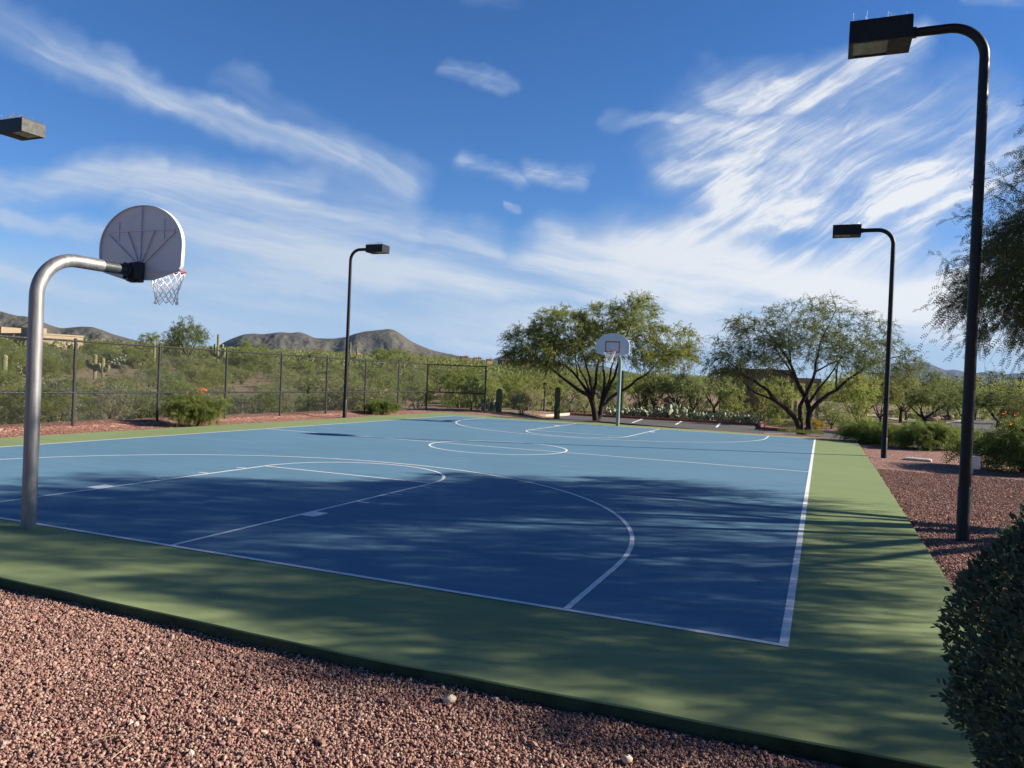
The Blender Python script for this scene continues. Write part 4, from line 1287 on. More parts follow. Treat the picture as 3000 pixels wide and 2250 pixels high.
def tree_at_right():
    base = (13.85, 8.2, -.1)
    L = [([(0, 0, -.1), (-.05, .05, .8), (-.1, .1, 1.5)], (.26, .22)),
         ([(-.1, .1, 1.4), (-.9, -.3, 2.1), (-2.0, -.7, 2.9), (-3.1, -1.1, 3.9)], (.14, .03)),
         ([(-.1, .1, 1.4), (-.7, .8, 2.4), (-1.6, 1.7, 3.6), (-2.5, 2.4, 4.8)], (.13, .03)),
         ([(-.1, .1, 1.5), (-.3, .2, 3.0), (-.7, .2, 4.6), (-1.0, .1, 6.4)], (.14, .03)),
         ([(-.1, .1, 1.4), (.8, .9, 2.5), (1.8, 1.8, 3.8), (2.4, 2.3, 5.0)], (.13, .03)),
         ([(-.1, .1, 1.4), (.9, -.6, 2.5), (2.0, -1.2, 3.7), (2.9, -1.6, 5.0)], (.13, .03)),
         ([(-.1, .1, 1.4), (-.2, -1.1, 2.4), (-.4, -2.3, 3.4), (-.5, -3.3, 4.4)], (.13, .03)),
         ([(-1.2, -.4, 2.3), (-2.2, .3, 3.3), (-3.2, .6, 4.3)], (.07, .02))]
    lobes = [((-3.1, -.9, 4.0), (1.25, 1.45, 1.05)), ((-2.3, 1.2, 4.0), (1.35, 1.5, 1.1)), ((-2.2, -2.3, 4.3), (1.5, 1.5, 1.1)), ((-1.0, 2.9, 4.3), (1.5, 1.4, 1.1)),
             ((-.4, -3.3, 4.4), (1.6, 1.4, 1.1)), ((1.2, 2.8, 4.7), (1.7, 1.5, 1.3)), ((2.6, 1.0, 5.0), (1.6, 1.7, 1.3)), ((2.7, -1.2, 5.0), (1.6, 1.6, 1.3)),
             ((1.3, -2.8, 4.7), (1.6, 1.5, 1.2)), ((-1.3, .4, 6.0), (1.8, 1.8, 1.3)), ((.7, .2, 6.5), (1.8, 1.8, 1.2)), ((-1.0, -1.3, 5.6), (1.7, 1.5, 1.2)),
             ((.4, 1.6, 6.0), (1.7, 1.5, 1.1)), ((-3.5, -.6, 3.1), (.8, 1.1, .5)), ((-2.4, .6, 3.1), (1.1, 1.4, .5)), ((-.6, -2.2, 3.3), (1.6, 1.3, .5))]
    lobes = [((c[0], c[1], c[2] * 1.06), r) for c, r in lobes] + [((-.9, -4.5, 3.7), (1.5, 1.2, .9)), ((1.0, -4.4, 4.4), (1.5, 1.3, 1.0)), ((2.4, -4.9, 4.1), (1.3, 1.1, .8)), ((1.5, -5.4, 3.5), (1.2, 1.0, .7)), ((1.3, -2.4, 7.0), (1.5, 1.4, 1.0)), ((.3, -1.5, 7.4), (1.4, 1.4, .9)), ((2.2, -4.0, 4.9), (1.4, 1.2, .8)), ((1.0, -3.1, 5.4), (1.3, 1.2, .8)), ((-3.0, .1, 3.9), (1.15, 1.5, .85)), ((-2.6, 1.8, 4.6), (1.0, 1.2, .8)), ((.2, .1, 7.7), (1.3, 1.3, .8)), ((-1.5, 1.0, 6.9), (1.1, 1.2, .8))]
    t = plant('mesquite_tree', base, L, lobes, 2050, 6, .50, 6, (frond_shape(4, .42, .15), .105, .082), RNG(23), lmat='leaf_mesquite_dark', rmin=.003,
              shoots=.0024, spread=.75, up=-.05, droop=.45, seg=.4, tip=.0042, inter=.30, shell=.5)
    tag(t, 'big dark mesquite reaching into the frame behind the nearest lamp, shading the court', 'tree')
    return t


tree_behind_hoop()
tree_by_driveway()
tree_at_right()
# ------------------------------------------------------------------ scrub beyond the fence


def shrub_proto(kind, seed, lmat, wood, n=(6, 100), open_=0.0, blade=(.10, .034), up=.35, name='desert_shrub', tall=1.0):
    rg = RNG(seed)
    lobes = []
    for i in range(n[0]):
        a = rg.uniform(0, 2 * math.pi); q = rg.uniform(.15, .85)
        h = (.55 + .75 * (1 - q * .6) * rg.uniform(.7, 1.15)) * tall
        lobes.append(((q * math.cos(a), q * math.sin(a), h), (rg.uniform(.42, .66), rg.uniform(.42, .66), rg.uniform(.34, .55) * tall)))
    lobes.append(((0, 0, .6), (.9, .9, .45)))
    limbs = []
    for i in range(9):
        a = i * 2 * math.pi / 9 + rg.normal(0, .25); q = rg.uniform(.3, .8)
        limbs.append(([(0.05 * math.cos(a), .05 * math.sin(a), -.2), (q * .4 * math.cos(a), q * .4 * math.sin(a), .35 * tall), (q * math.cos(a), q * math.sin(a), rg.uniform(.6, 1.0) * tall)], (.032, .012)))
    return plant(name, (0, 0, -50), limbs, lobes, n[1], 4, .36, 9, (BLADE, blade[0], blade[1] * .9), rg, wood=wood, lmat=lmat, rmin=.006, trunk='stems', crown='foliage',
                 sides=4, tip=.004, spread=.65, up=up, droop=.2, seg=.3, inter=.3)


KINDS = {
    'green': dict(lab='yellow green palo verde bush among the scrub on the slope behind the chain link fence', cat='bush', grp='yellow green bushes on the slope beyond the fence'),
    'olive': dict(lab='dull olive creosote bush among the scrub on the slope behind the chain link fence', cat='bush', grp='olive bushes on the slope beyond the fence'),
    'grey': dict(lab='low grey green brittle shrub among the scrub on the slope behind the chain link fence', cat='shrub', grp='grey green shrubs on the slope beyond the fence'),
    'brown': dict(lab='thin brownish half bare shrub among the scrub on the slope behind the chain link fence', cat='shrub', grp='brownish shrubs on the slope beyond the fence')}
PROTO = {
    'green': [shrub_proto('g', 31, 'leaf_paloverde', 'bark_tan', name='palo_verde_bush', n=(7, 120)), shrub_proto('g', 32, 'leaf_paloverde', 'bark_tan', name='palo_verde_bush', n=(7, 130), tall=1.1)],
    'olive': [shrub_proto('o', 33, 'leaf_olive', 'bark_dark', name='creosote_bush'), shrub_proto('o', 34, 'leaf_olive', 'bark_dark', name='creosote_bush', n=(7, 110))],
    'grey': [shrub_proto('y', 35, 'leaf_grey', 'bark_tan', name='brittle_shrub', n=(6, 110), blade=(.08, .034))],
    'brown': [shrub_proto('b', 36, 'leaf_brown', 'bark_tan', name='bare_shrub', n=(6, 70), blade=(.08, .022))]}
USED = set()


def put(proto, loc, rz, sc, label, cat, group=None):
    if proto.name not in USED:
        USED.add(proto.name); o = proto
        o.location = tuple(float(q) for q in loc); o.rotation_euler = (0, 0, rz); o.scale = sc if hasattr(sc, '__len__') else (sc,) * 3
    else: o = copy_tree(proto, loc, rz, sc)
    for k_ in ('label', 'category', 'group'):
        if k_ in o: del o[k_]
    tag(o, label, cat, group)
    return o


def put_kind(kind, x, y, sc, rg):
    K = KINDS[kind]; pr = PROTO[kind][rg.integers(len(PROTO[kind]))]
    z = float(terrain(x, y)) - .05
    s = (sc * rg.uniform(.9, 1.15), sc * rg.uniform(.9, 1.15), sc * rg.uniform(.85, 1.1))
    return put(pr, (x, y, z), rg.uniform(0, 6.28), s, K['lab'], K['cat'], K['grp'])


def build_scrub():
    rg = RNG(77)
    pts = []
    # thicket right behind the wires
    for y in np.arange(3.5, 30.5, 1.45):
        for x0 in (-14.3, -16.6):
            x = x0 + rg.normal(0, .45); yy = y + rg.normal(0, .4)
            k = rg.choice(['olive', 'grey', 'green', 'brown'], p=[.36, .34, .22, .08])
            put_kind(k, x, yy, rg.uniform(.62, .85), rg); pts.append((x, yy, 1.0))
    bare = [((275, 118), 4), ((250, 104), 4), ((500, 80), 4.5), ((60, 118), 5), ((430, 66), 3.5), ((205, 84), 4), ((330, 95), 4), ((150, 75), 4), ((600, 60), 4), ((202, 79), 3.0), ((214, 72), 3.0), ((211, 66), 2.6), ((9, 66), 4), ((63, 70), 4), ((331, 99), 5.5)]
    bp = [(*az(*b), r) for b, r in bare]
    n = 0; tries = 0
    while n < 240 and tries < 9000:
        tries += 1
        ud = rg.uniform(-70, 1130); r = 29 + 108 * rg.random() ** 1.05
        p = az(ud, r)
        if p[0] > -17.5 and p[1] < 34: continue
        if ud > 930 and r < 43: continue
        if any(math.hypot(p[0] - b[0], p[1] - b[1]) < b[2] for b in bp): continue
        sc = rg.uniform(.75, 1.15) * (1 + max(0, r - 45) / 190)
        if any(math.hypot(p[0] - q[0], p[1] - q[1]) < (sc + q[2]) * .66 for q in pts): continue
        k = rg.choice(['green', 'olive', 'grey', 'brown'], p=[.40, .34, .15, .11])
        if k in ('grey', 'brown'): sc *= .7
        put_kind(k, p[0], p[1], sc, rg); pts.append((p[0], p[1], sc)); n += 1
    # named bushes seen through the fence
    put(PROTO['olive'][0], (*az(741, 37.0), -.55), 1.0, (2.0, 1.7, 1.25), 'wide dark olive bush directly behind the fence beside the distant lamp', 'bush')


build_scrub()


def far_scrub():
    """scrub too far away to tell one bush from the next"""
    rg = RNG(5)
    n = 4200
    ud = rg.uniform(-160, 2400, n); r = 132 * (720 / 132.) ** rg.random(n)
    k = (ud < 1500) | (r > 150)
    ud = ud[k]; r = r[k]; n = len(r)
    d = np.array([az(u, q) for u, q in zip(ud, r)])
    z = terrain(d[:, 0], d[:, 1])
    R_ = rg.uniform(1.2, 2.6, n) * (1 + r / 700)
    m = 150
    u = rg.normal(0, 1, (n, m, 3)); u /= np.linalg.norm(u, axis=2)[..., None]; u[..., 2] = np.abs(u[..., 2])
    P = u * R_[:, None, None] * np.array([1, 1, .85]) * rg.uniform(.6, 1.05, (n, m, 1))
    P += np.c_[d, z][:, None]
    V, F = leaves(P.reshape(-1, 3), (u + rg.normal(0, .6, u.shape)).reshape(-1, 3), np.repeat(R_ * .22, m), np.repeat(R_ * .10, m), BLADE, rg)
    o = link_mesh('far_scrub', V, F, 'leaf_far')
    tag(o, 'far desert scrub covering the low ridges below the mountains', 'scrub', kind='stuff')


far_scrub()

# ------------------------------------------------------------------ background trees


def tree_proto(seed, lmat, wood, name, low=False, ncl=150, blade=(.15, .05)):
    rg = RNG(seed)
    lobes = []
    for i in range(8):
        a = i * .785 + rg.normal(0, .3); q = rg.uniform(1.0, 2.0)
        lobes.append(((q * math.cos(a), q * math.sin(a), rg.uniform(2.2 if low else 2.7, 4.0)), (rg.uniform(.9, 1.35), rg.uniform(.9, 1.35), rg.uniform(.7, 1.0))))
    lobes += [((0, 0, 4.1), (1.3, 1.3, .85)), ((.5, -.3, 3.2), (1.6, 1.6, .9))]
    if low: lobes += [((1.4 * math.cos(a), 1.4 * math.sin(a), 1.2), (1.1, 1.1, .9)) for a in (0, 1.3, 2.5, 3.8, 5.0)]
    limbs = [([(0, 0, -.2), (.05, 0, .7), (0, .05, 1.0)], (.2, .16))]
    for i in range(5):
        a = i * 1.257 + rg.normal(0, .3); q = rg.uniform(1.2, 1.9)
        limbs.append(([(0, .05, .9), (q * .35 * math.cos(a), q * .35 * math.sin(a), 1.6), (q * math.cos(a), q * math.sin(a), rg.uniform(2.6, 3.4))], (.11, .03)))
    return plant(name, (0, 0, -50), limbs, lobes, ncl, 6, .6, 10, (BLADE, blade[0], blade[1]), rg, wood=wood, lmat=lmat, rmin=.012, sides=5, tip=.008, spread=.7, up=.2, seg=.5, inter=.3)


TP = {'mesq': [tree_proto(51, 'leaf_mesquite', 'bark_dark', 'mesquite_tree'), tree_proto(52, 'leaf_mesquite', 'bark_dark', 'mesquite_tree')],
      'pv': [tree_proto(53, 'leaf_paloverde', 'bark_tan', 'palo_verde_tree', low=True), tree_proto(54, 'leaf_paloverde', 'bark_tan', 'palo_verde_tree', low=True, ncl=170)],
      'dark': [tree_proto(55, 'leaf_mesquite_dark', 'bark_dark', 'dark_mesquite', low=True, ncl=170)],
      'olive': [tree_proto(56, 'leaf_olive', 'bark_dark', 'olive_tree', low=True)]}


def bgtree(kind, ud, vtop, dist, wd, label, group=None, vi=0, cat='tree', zg=None):
    if 1290 < ud < 1665: dist = max(dist, 54.5 + (ud % 7) * .5)      # clear of the planted row behind the kerb
    p = gterr(ud, dist)
    if zg is not None: p[2] = zg
    h = zat(ud, vtop, dist) - p[2]
    w = wd / 1632.0 * dist
    pr = TP[kind][vi % len(TP[kind])]
    return put(pr, p - (0, 0, .05), (ud * 1.7 + dist) % 6.28, (w / 5.6, w / 5.6, h / 4.85), label, cat, group)


def build_bg_trees():
    T = bgtree
    T('mesq', 1999, 824, 60, 132, 'round mesquite with a short black trunk beside the rock edged path', None, 0)
    T('mesq', 2019, 800, 92, 72, 'flat topped tree rising behind the round mesquite, below the blue mountains', None, 1)
    T('mesq', 2082, 832, 70, 70, 'small mesquite beside the road, half behind the nearest lamp pole', None, 1)
    T('mesq', 2160, 830, 62, 112, 'mesquite with spreading trunks where the road bends, right of the nearest pole', None, 0)
    T('dark', 2139, 801, 98, 120, 'dark green tree mass far behind the bend of the road', None, 0)
    T('dark', 2212, 803, 94, 110, 'tall dark tree at the right frame edge far beyond the road', None, 0)
    T('dark', 2075, 812, 112, 95, 'farthest dark tree line crown between the two right lamp poles', None, 0)
    T('dark', 2200, 853, 54, 66, 'dark round tree leafy to the ground on the far kerb of the road', None, 0)
    T('mesq', 1872, 797, 58, 120, 'leafy mesquite left of the thin distant lamp pole, behind the path', None, 1)
    T('mesq', 1950, 792, 66, 100, 'yellowish mesquite just right of the distant right lamp pole', None, 0)
    T('pv', 1842, 803, 50, 100, 'green tree behind the walkway, right of the sparse mesquite trunk', None, 1)
    T('pv', 1795, 806, 70, 64, 'green tree beside the columns of the tan building', None, 0)
    T('pv', 1688, 812, 47, 66, 'thin palo verde with pale trunk on the gravel island', None, 0)
    T('pv', 1385, 806, 52, 70, 'palo verde behind prickly pears, right of the hoop pole', None, 0)
    T('dark', 1462, 792, 54, 98, 'dark willowy palo verde behind the tall prickly pear', None, 0)
    T('olive', 1545, 800, 50, 100, 'drooping olive green tree before the brown wall', None, 0)
    T('pv', 1063, 812, 47, 58, 'bright yellow green palo verde beside the end post of the fence', None, 0)
    T('pv', 1112, 806, 56, 82, 'yellow green palo verde above the first barrel shaped saguaro', None, 1)
    T('pv', 1172, 800, 60, 80, 'yellow green palo verde behind the garden lantern', None, 0)
    T('olive', 1232, 800, 56, 80, 'olive tree behind the left limbs of the big mesquite', None, 0)
    T('dark', 1300, 806, 58, 80, 'dark tree behind the trunks of the big mesquite', None, 0)
    T('pv', 992, 800, 50, 100, 'bright palo verde seen through the end panel of the fence', None, 1)
    T('mesq', 404, 684, 118, 80, 'round tree standing on the skyline of the left slope', None, 0)
    T('dark', 372, 706, 122, 55, 'dark tree adjoining the round skyline tree on the left slope', None, 0)
    T('pv', 325, 718, 116, 56, 'pale green tree on the skyline left of the dark one', None, 1)
    T('pv', 545, 738, 120, 110, 'wide yellow green crown on the skyline right of the skyline saguaro', None, 0)
    T('pv', 835, 752, 160, 90, 'yellow green tree clump on the skyline below the taller mountain', None, 1)
    T('olive', 880, 757, 170, 80, 'olive tree clump on the skyline at the foot of the taller mountain', None, 0)
    T('olive', 690, 753, 150, 70, 'olive tree on the skyline below the saddle of the mountain', None, 0)
    T('pv', 1330, 812, 50, 80, 'palo verde filling the gap between the big mesquite and the hoop pole', None, 1)
    T('dark', 1415, 800, 58, 90, 'dark palo verde rising between the hoop pole and the willowy one', None, 0)
    T('olive', 1500, 812, 47, 80, 'olive palo verde over the tallest prickly pear', None, 0)
    T('pv', 1580, 812, 54, 60, 'tall palo verde hiding the left end of the brown wall', None, 0)
    T('pv', 1655, 820, 50, 60, 'palo verde before the right part of the brown wall', None, 1)
    T('mesq', 1905, 805, 52, 90, 'leafy mesquite directly behind the thin distant right lamp pole', None, 0)
    T('pv', 1860, 830, 44, 70, 'low palo verde behind the bush at the apron corner', None, 1)
    T('pv', 1960, 815, 72, 90, 'palo verde behind the path left of the round mesquite', None, 0)
    T('olive', 2050, 815, 82, 90, 'olive tree in the gap between the round mesquite and the road', None, 0)
    T('olive', 2110, 812, 84, 90, 'olive tree behind the nearest lamp pole beyond the road', None, 0)
    T('pv', 2190, 818, 76, 100, 'palo verde above the dark round tree at the right edge', None, 0)
    T('pv', 1020, 812, 44, 60, 'yellow palo verde left of the fence end post', None, 0)
    T('olive', 1140, 830, 47, 70, 'low olive tree behind the silver grey bush', None, 0)
    T('pv', 1205, 828, 50, 60, 'palo verde behind the pinched saguaro', None, 1)
    T('olive', 1265, 838, 50, 60, 'low olive tree left of the big mesquite trunks', None, 0)
    T('pv', 1610, 868, 44, 50, 'low grey green bush at the foot of the brown wall', None, 0, cat='bush')
    T('olive', 1800, 868, 46, 80, 'low olive shrub behind the yellow flowering bush', None, 0, cat='bush')
    T('olive', 1735, 872, 52, 50, 'low shrub behind the trunk of the sparse mesquite', None, 0, cat='bush')


build_bg_trees()

# ------------------------------------------------------------------ poinciana bushes


def poinciana_proto(seed, flowers=True, name='poinciana_bush'):
    rg = RNG(seed)
    limbs = []; lobes = []
    for i in range(12):
        a = i * 2 * math.pi / 12 + rg.normal(0, .2); q = rg.uniform(.35, .85); h = rg.uniform(.55, 1.0)
        limbs.append(([(.03 * math.cos(a), .03 * math.sin(a), -.05), (q * .35 * math.cos(a), q * .35 * math.sin(a), .4), (q * math.cos(a), q * math.sin(a), h * .8)], (.016, .006)))
        lobes.append(((q * math.cos(a), q * math.sin(a), h * .72), (.24, .24, .20)))
    lobes += [((0, 0, .7), (.5, .5, .32)), ((0, 0, .35), (.62, .62, .25))]
    root = plant(name, (0, 0, -50), limbs, lobes, 230, 3, .26, 3, (frond_shape(6, .5, .10), .24, .11), rg, wood='bark_tan', lmat='leaf_poinciana', rmin=.002, trunk='stems', crown='foliage',
                 sides=4, tip=.002, spread=.5, up=.15, droop=.55, seg=.2, inter=.3, out=.9)
    if flowers:
        c = []
        for i in range(11):
            a = rg.uniform(0, 6.28); q = rg.uniform(.05, .8)
            c.append((q * math.cos(a), q * math.sin(a), 1.10 - .30 * q * q + rg.uniform(0, .14)))
        c = np.repeat(np.array(c), 13, 0) + rg.normal(0, .018, (11 * 13, 3))
        V, F = leaves(c, rg.normal(0, 1, c.shape) + (0, 0, .5), .030, .022, OVAL, rg)
        link_mesh('flowers', V, F, 'petal_orange', root)
    return root


def build_poincianas():
    A = poinciana_proto(61); B = poinciana_proto(62, False); Cc = poinciana_proto(63)
    put(A, (-10.0, 12.1, -.05), .4, (.80, .80, .95), 'feathery bush with orange flowers on the red gravel before the fence', 'bush')
    put(B, (-10.5, 23.5, -.05), 1.4, (.75, .75, .62), 'small feathery bush without flowers beside the fence corner, past the distant lamp', 'bush')
    put(B, (9.6, 25.3, -.12), 2.0, (1.0, 1.0, .86), 'feathery yellow green bush at the far corner of the green apron', 'bush')
    put(B, (10.3, 26.2, -.15), .3, (.85, .85, .74), 'dark feathery bush behind the thin distant lamp pole', 'bush')
    put(B, (11.2, 24.0, -.1), 1.1, (1.05, 1.0, .98), 'wide feathery bush behind the concrete lid, bare stems at its foot', 'bush')
    put(B, (12.65, 25.0, -.1), 3.1, (.9, .9, .76), 'feathery bush left of the nearest lamp pole by the road', 'bush')
    put(Cc, (12.75, 17.3, -.08), 2.6, (1.4, 1.4, 1.28), 'big dark feathery bush with orange flowers at the right edge', 'bush')
    put(B, (13.9, 24.5, -.12), 2.2, (.7, .7, .55), 'low feathery bush at the roadside behind the nearest pole', 'bush')
    # yellow flowering bush on the island
    y = shrub_proto('yel', 71, 'leaf_yellow', 'bark_tan', name='brittlebush', n=(6, 90), blade=(.10, .07))
    p = gp(1760, 928, ZL + .05)
    put(y, p, 0, (.48, .48, .34), 'small bush covered in yellow flowers on the gravel island', 'bush')
    c = shrub_proto('cho', 72, 'leaf_cholla', 'bark_tan', name='cholla', n=(6, 80), blade=(.12, .06), tall=1.2)
    p = gz(2150, 850, .3014, 235, 1290, ZL)
    put(c, p, 0, (.62, .62, .95), 'yellowish jointed cholla at the end of the parking kerb', 'cactus')
    g = shrub_proto('gb', 73, 'leaf_sage', 'bark_tan', name='sage_bush', n=(7, 150), blade=(.07, .02), up=.6)
    put(g, (*gp(1127, 893, -.12)[:2], -.15), 0, (.86, .86, .68), 'rounded silver grey bush between the two barrel shaped saguaros', 'bush')
    put(g, (*gz(2150, 850, .3014, 130, 1282, ZL)[:2], ZL), 1, (.75, .6, .45), 'low silvery shrub behind the kerb beside the cholla', 'shrub')
    put(g, (*gz(1650, 850, .27125, 60, 1310, ZL)[:2], ZL), 2, (.8, .6, .4), 'low grey shrub behind the left end of the parking kerb', 'shrub')
    h = shrub_proto('gc', 74, 'leaf_poinciana', None, name='low_groundcover', n=(7, 80), blade=(.08, .035), tall=.6)
    for (u, v, s, lab) in ((550, 1400, .36, 'low green plant left of the sparse mesquite trunk at the apron edge'), (680, 1412, .30, 'low green plant at the very foot of the sparse mesquite'),
                           (800, 1416, .36, 'low green plant right of the sparse mesquite trunk'), (1100, 1436, .42, 'low green plant at the end of the far baseline by the driveway')):
        q = gz(2150, 850, .3014, u, v, -.22)
        put(h, q, u, (s * 1.2, s, s * .75), lab, 'plant')
    for (u, v, s, lab) in ((430, 1330, .5, 'low green plant under the thin palo verde on the island'), (580, 1338, .45, 'low green plant on the island left of the sparse mesquite')):
        put(h, gz(2150, 850, .3014, u, v, ZL), u, (s * 1.3, s, s * .6), lab, 'plant')


build_poincianas()

# ------------------------------------------------------------------ cacti


def column(mb, path, r, ribs=14, depth=.16):
    path = np.asarray(path, float)
    d = np.r_[0, np.cumsum(np.linalg.norm(np.diff(path, axis=0), axis=1))]; Lh = d[-1]
    t = np.linspace(0, Lh - r * .95, max(6, int(Lh / (r * .8)))); cap = Lh - r + r * np.sin(np.linspace(.15, 1.5, 6))
    q = np.unique(np.r_[t, cap]); P = np.stack([np.interp(q, d, path[:, i]) for i in range(3)], 1)
    x = np.clip((q - (Lh - r)) / r, 0, .999); rr = r * np.sqrt(1 - x * x) * (0.86 + .14 * np.clip(q / (Lh * .4), 0, 1))
    mb.tube(P, rr, ribs * 2, ribs=depth)


def saguaro(name, loc, h, r, arms=(), mat='saguaro_skin', label='', cat='cactus', pinch=None, group=None):
    root = empty(name, loc)
    m = MB()
    if pinch:
        d = np.linspace(-.15, h, 26); rr = r * (1 - .28 * np.exp(-((d - pinch) / .06) ** 2)); x = np.clip((d - (h - r)) / r, 0, .99)
        rr = rr * np.sqrt(1 - x * x); m.tube(np.c_[np.zeros(26), np.zeros(26), d], rr, 32, ribs=.16)
    else: column(m, [(0, 0, -.15), (0, 0, h * .5), (0, 0, h)], r)
    m.build('stem', mat, root, False)
    for (az_, z0, out, z1, ra) in arms:
        e = np.array([math.cos(az_), math.sin(az_), 0]); t = np.linspace(0, math.pi / 2, 7)
        pth = [np.array([0, 0, z0])] + [e * (out * np.sin(q)) + np.array([0, 0, z0 + out * .8 * (1 - np.cos(q))]) for q in t[1:]] + [e * out + np.array([0, 0, z1])]
        a = MB(); column(a, pth, ra, 11); a.build('arm', mat, root, False)
    return tag(root, label, cat, group)


def build_cacti():
    saguaro('saguaro_cactus', (*gp(1077, 890, -.05)[:2], -.1), 1.32, .175, label='short barrel shaped saguaro beside the end post of the fence')
    saguaro('saguaro_cactus', (*gp(1203, 896, -.15)[:2], -.25), 1.68, .168, pinch=.78, label='short saguaro pinched at the waist, beside the parking kerb')
    S_ = lambda ud, vt, vb, dist, w, arms, lab, mat='saguaro_pale': (lambda p, zt: saguaro('saguaro_cactus', (p[0], p[1], p[2]), zt - p[2], w / 1632 * dist / 2, [(a, z * (zt - p[2]), o, q * (zt - p[2]), ra) for a, z, o, q, ra in arms], mat, lab))(gterr(ud, dist), zat(ud, vt, dist))
    vr = -YAW
    S_(204, 765, 818, 84, 6.5, [(vr + 3.14, .42, .80, .76, .16), (vr + 2.7, .40, .48, .62, .16), (vr - .1, .42, .45, .66, .15), (vr - .5, .36, .62, .58, .15)], 'tall many armed saguaro behind the fence, its left arms shaded')
    S_(221, 773, 830, 78, 6.5, [(vr + 3.0, .44, .45, .72, .14), (vr + .1, .46, .50, .72, .14)], 'pale saguaro with two short arms behind the fence')
    S_(9, 766, 810, 72, 8, [], 'thick unbranched saguaro at the left frame edge behind the fence')
    S_(63, 766, 796, 76, 5.5, [], 'thin dark saguaro just left of the galvanised hoop pole', 'saguaro_skin')
    S_(331, 741, 765, 106, 5, [], 'slim unbranched saguaro on the upper slope near the second fence post')
    S_(468, 721, 770, 114, 5.2, [(vr + 3.14, .40, 1.0, .66, .16), (vr + 2.7, .42, .62, .74, .15), (vr + .2, .40, .62, .74, .15), (vr, .36, .95, .64, .16), (vr - 1.2, .4, .5, .7, .15)], 'candelabra saguaro with many arms on the skyline')
    S_(754, 739, 772, 150, 3.2, [(vr - .1, .45, 1.4, .72, .16)], 'slender one armed saguaro beside the distant left lamp pole on the skyline')
    S_(768, 751, 772, 150, 3.0, [(vr + .2, .4, .8, .62, .14), (vr + 3.0, .4, .8, .6, .14)], 'smaller forked saguaro right of the distant left lamp pole on the skyline')
    S_(1345, 800, 880, 52, 7, [], 'dark saguaro column behind the trunks of the big mesquite', 'saguaro_skin')
    # prickly pears behind the parking kerb
    pads = []
    for sd in (1, 2, 3):
        rg = RNG(80 + sd); m = MB()
        u = np.linspace(0, 2 * math.pi, 11)[:-1]; v = np.linspace(-1, 1, 7)

        def pad(base, up, nrm, L):
            up = up / np.linalg.norm(up); s = np.cross(up, nrm); s /= np.linalg.norm(s); n = np.cross(s, up)
            P = []
            for q in v:
                rr = math.sqrt(max(0.001, 1 - q * q)); z = (q + 1) / 2 * L
                wide = L * .40 * rr * (0.85 + .2 * (q + 1) / 2)
                for a in u: P.append(base + up * z + s * wide * math.cos(a) + n * wide * .22 * math.sin(a))
            i, j = np.meshgrid(np.arange(6), np.arange(10), indexing='ij'); i = i.ravel(); j = j.ravel(); j2 = (j + 1) % 10
            m.add(P, np.stack([i * 10 + j, i * 10 + j2, (i + 1) * 10 + j2, (i + 1) * 10 + j], 1), [np.arange(10)[::-1]], [np.arange(10) + 60])
            return base + up * L * .93, n
        for k in range(13):
            a = rg.uniform(0, 6.28); q = rg.uniform(.0, .55)
            b = np.array([q * math.cos(a), q * math.sin(a), -.03]); up = np.array([math.cos(a) * .45, math.sin(a) * .45, 1.0]); nr = rg.normal(0, 1, 3) * (1, 1, .2)
            t, n = pad(b, up, nr, rg.uniform(.24, .34))
            for j in range(rg.integers(1, 4)):
                up2 = up + rg.normal(0, .5, 3) * (1, 1, .4); t2, n2 = pad(t + rg.normal(0, .03, 3) * (1, 1, 0), up2, n + rg.normal(0, .4, 3), rg.uniform(.2, .3))
                if rg.random() < .6: pad(t2, up2 + rg.normal(0, .5, 3) * (1, 1, .3), n2 + rg.normal(0, .4, 3), rg.uniform(.16, .25))
        pads.append(m.build('prickly_pear', 'pear_pad', None, True)); pads[-1].location = (0, 0, -50)
    spots = [(700, 1335, .85), (760, 1330, .7), (830, 1340, .95), (915, 1335, 1.05), (1000, 1345, .8), (1180, 1372, 1.1), (1250, 1372, 1.5), (1350, 1378, 1.1), (640, 1335, .8), (1045, 1345, .9), (1620, 1400, .9), (1450, 1392, .8), (1540, 1400, .8),
             (1720, 1412, 1.0), (1830, 1415, 1.05), (1970, 1425, .8), (560, 1325, .9), (2040, 1330, .9), (1100, 1360, .75)]
    for i, (u, v, s) in enumerate(spots):
        q = az((1650 + u * .27125) / DP, 48.0 - 1.3 * (u - 65) / 2045. + 1.0 + .5 * (i % 3) * .5)
        lab = 'tallest prickly pear clump behind the parking kerb' if s > 1.5 else 'grey green prickly pear clump in the planted row behind the parking kerb'
        put(pads[i % 3], (q[0], q[1], ZL + .02), i * 1.3, s, lab, 'cactus', None if s > 1.5 else 'prickly pears behind the parking kerb')
    q = gz(1200, .001 + 850, .2712, 860, 1300, -.1); put(pads[0], (q[0], q[1], -.15), 1, (.9, .9, 1.1), 'prickly pear just right of the end post of the fence', 'cactus')
    for i, (ud, r) in enumerate(((18, 82), (115, 100), (128, 98), (100, 103), (260, 112), (272, 108), (5, 112), (308, 112), (85, 102), (480, 110), (290, 116))):
        p = gterr(ud, r); put(pads[i % 3], p, i, 1.9, 'pale prickly pear clump on the slope beyond the fence', 'cactus', 'prickly pears on the slope')
    # agaves by the path
    rg = RNG(91); ag = None
    n = 26; a = np.linspace(0, 6.28 * 3, n); el = np.linspace(1.35, .25, n)
    d = np.c_[np.cos(a) * np.cos(el), np.sin(a) * np.cos(el), np.sin(el)]
    V, F = leaves(np.zeros((n, 3)) + d * .02, d, rg.uniform(.5, .62, n), .13, [np.array([(0, -.3), (.4, -.5), (1, 0), (.4, .5), (0, .3)], float)], rg, flat=1.0)
    ag = link_mesh('agave', V, F, 'agave_leaf'); ag.location = (0, 0, -50)
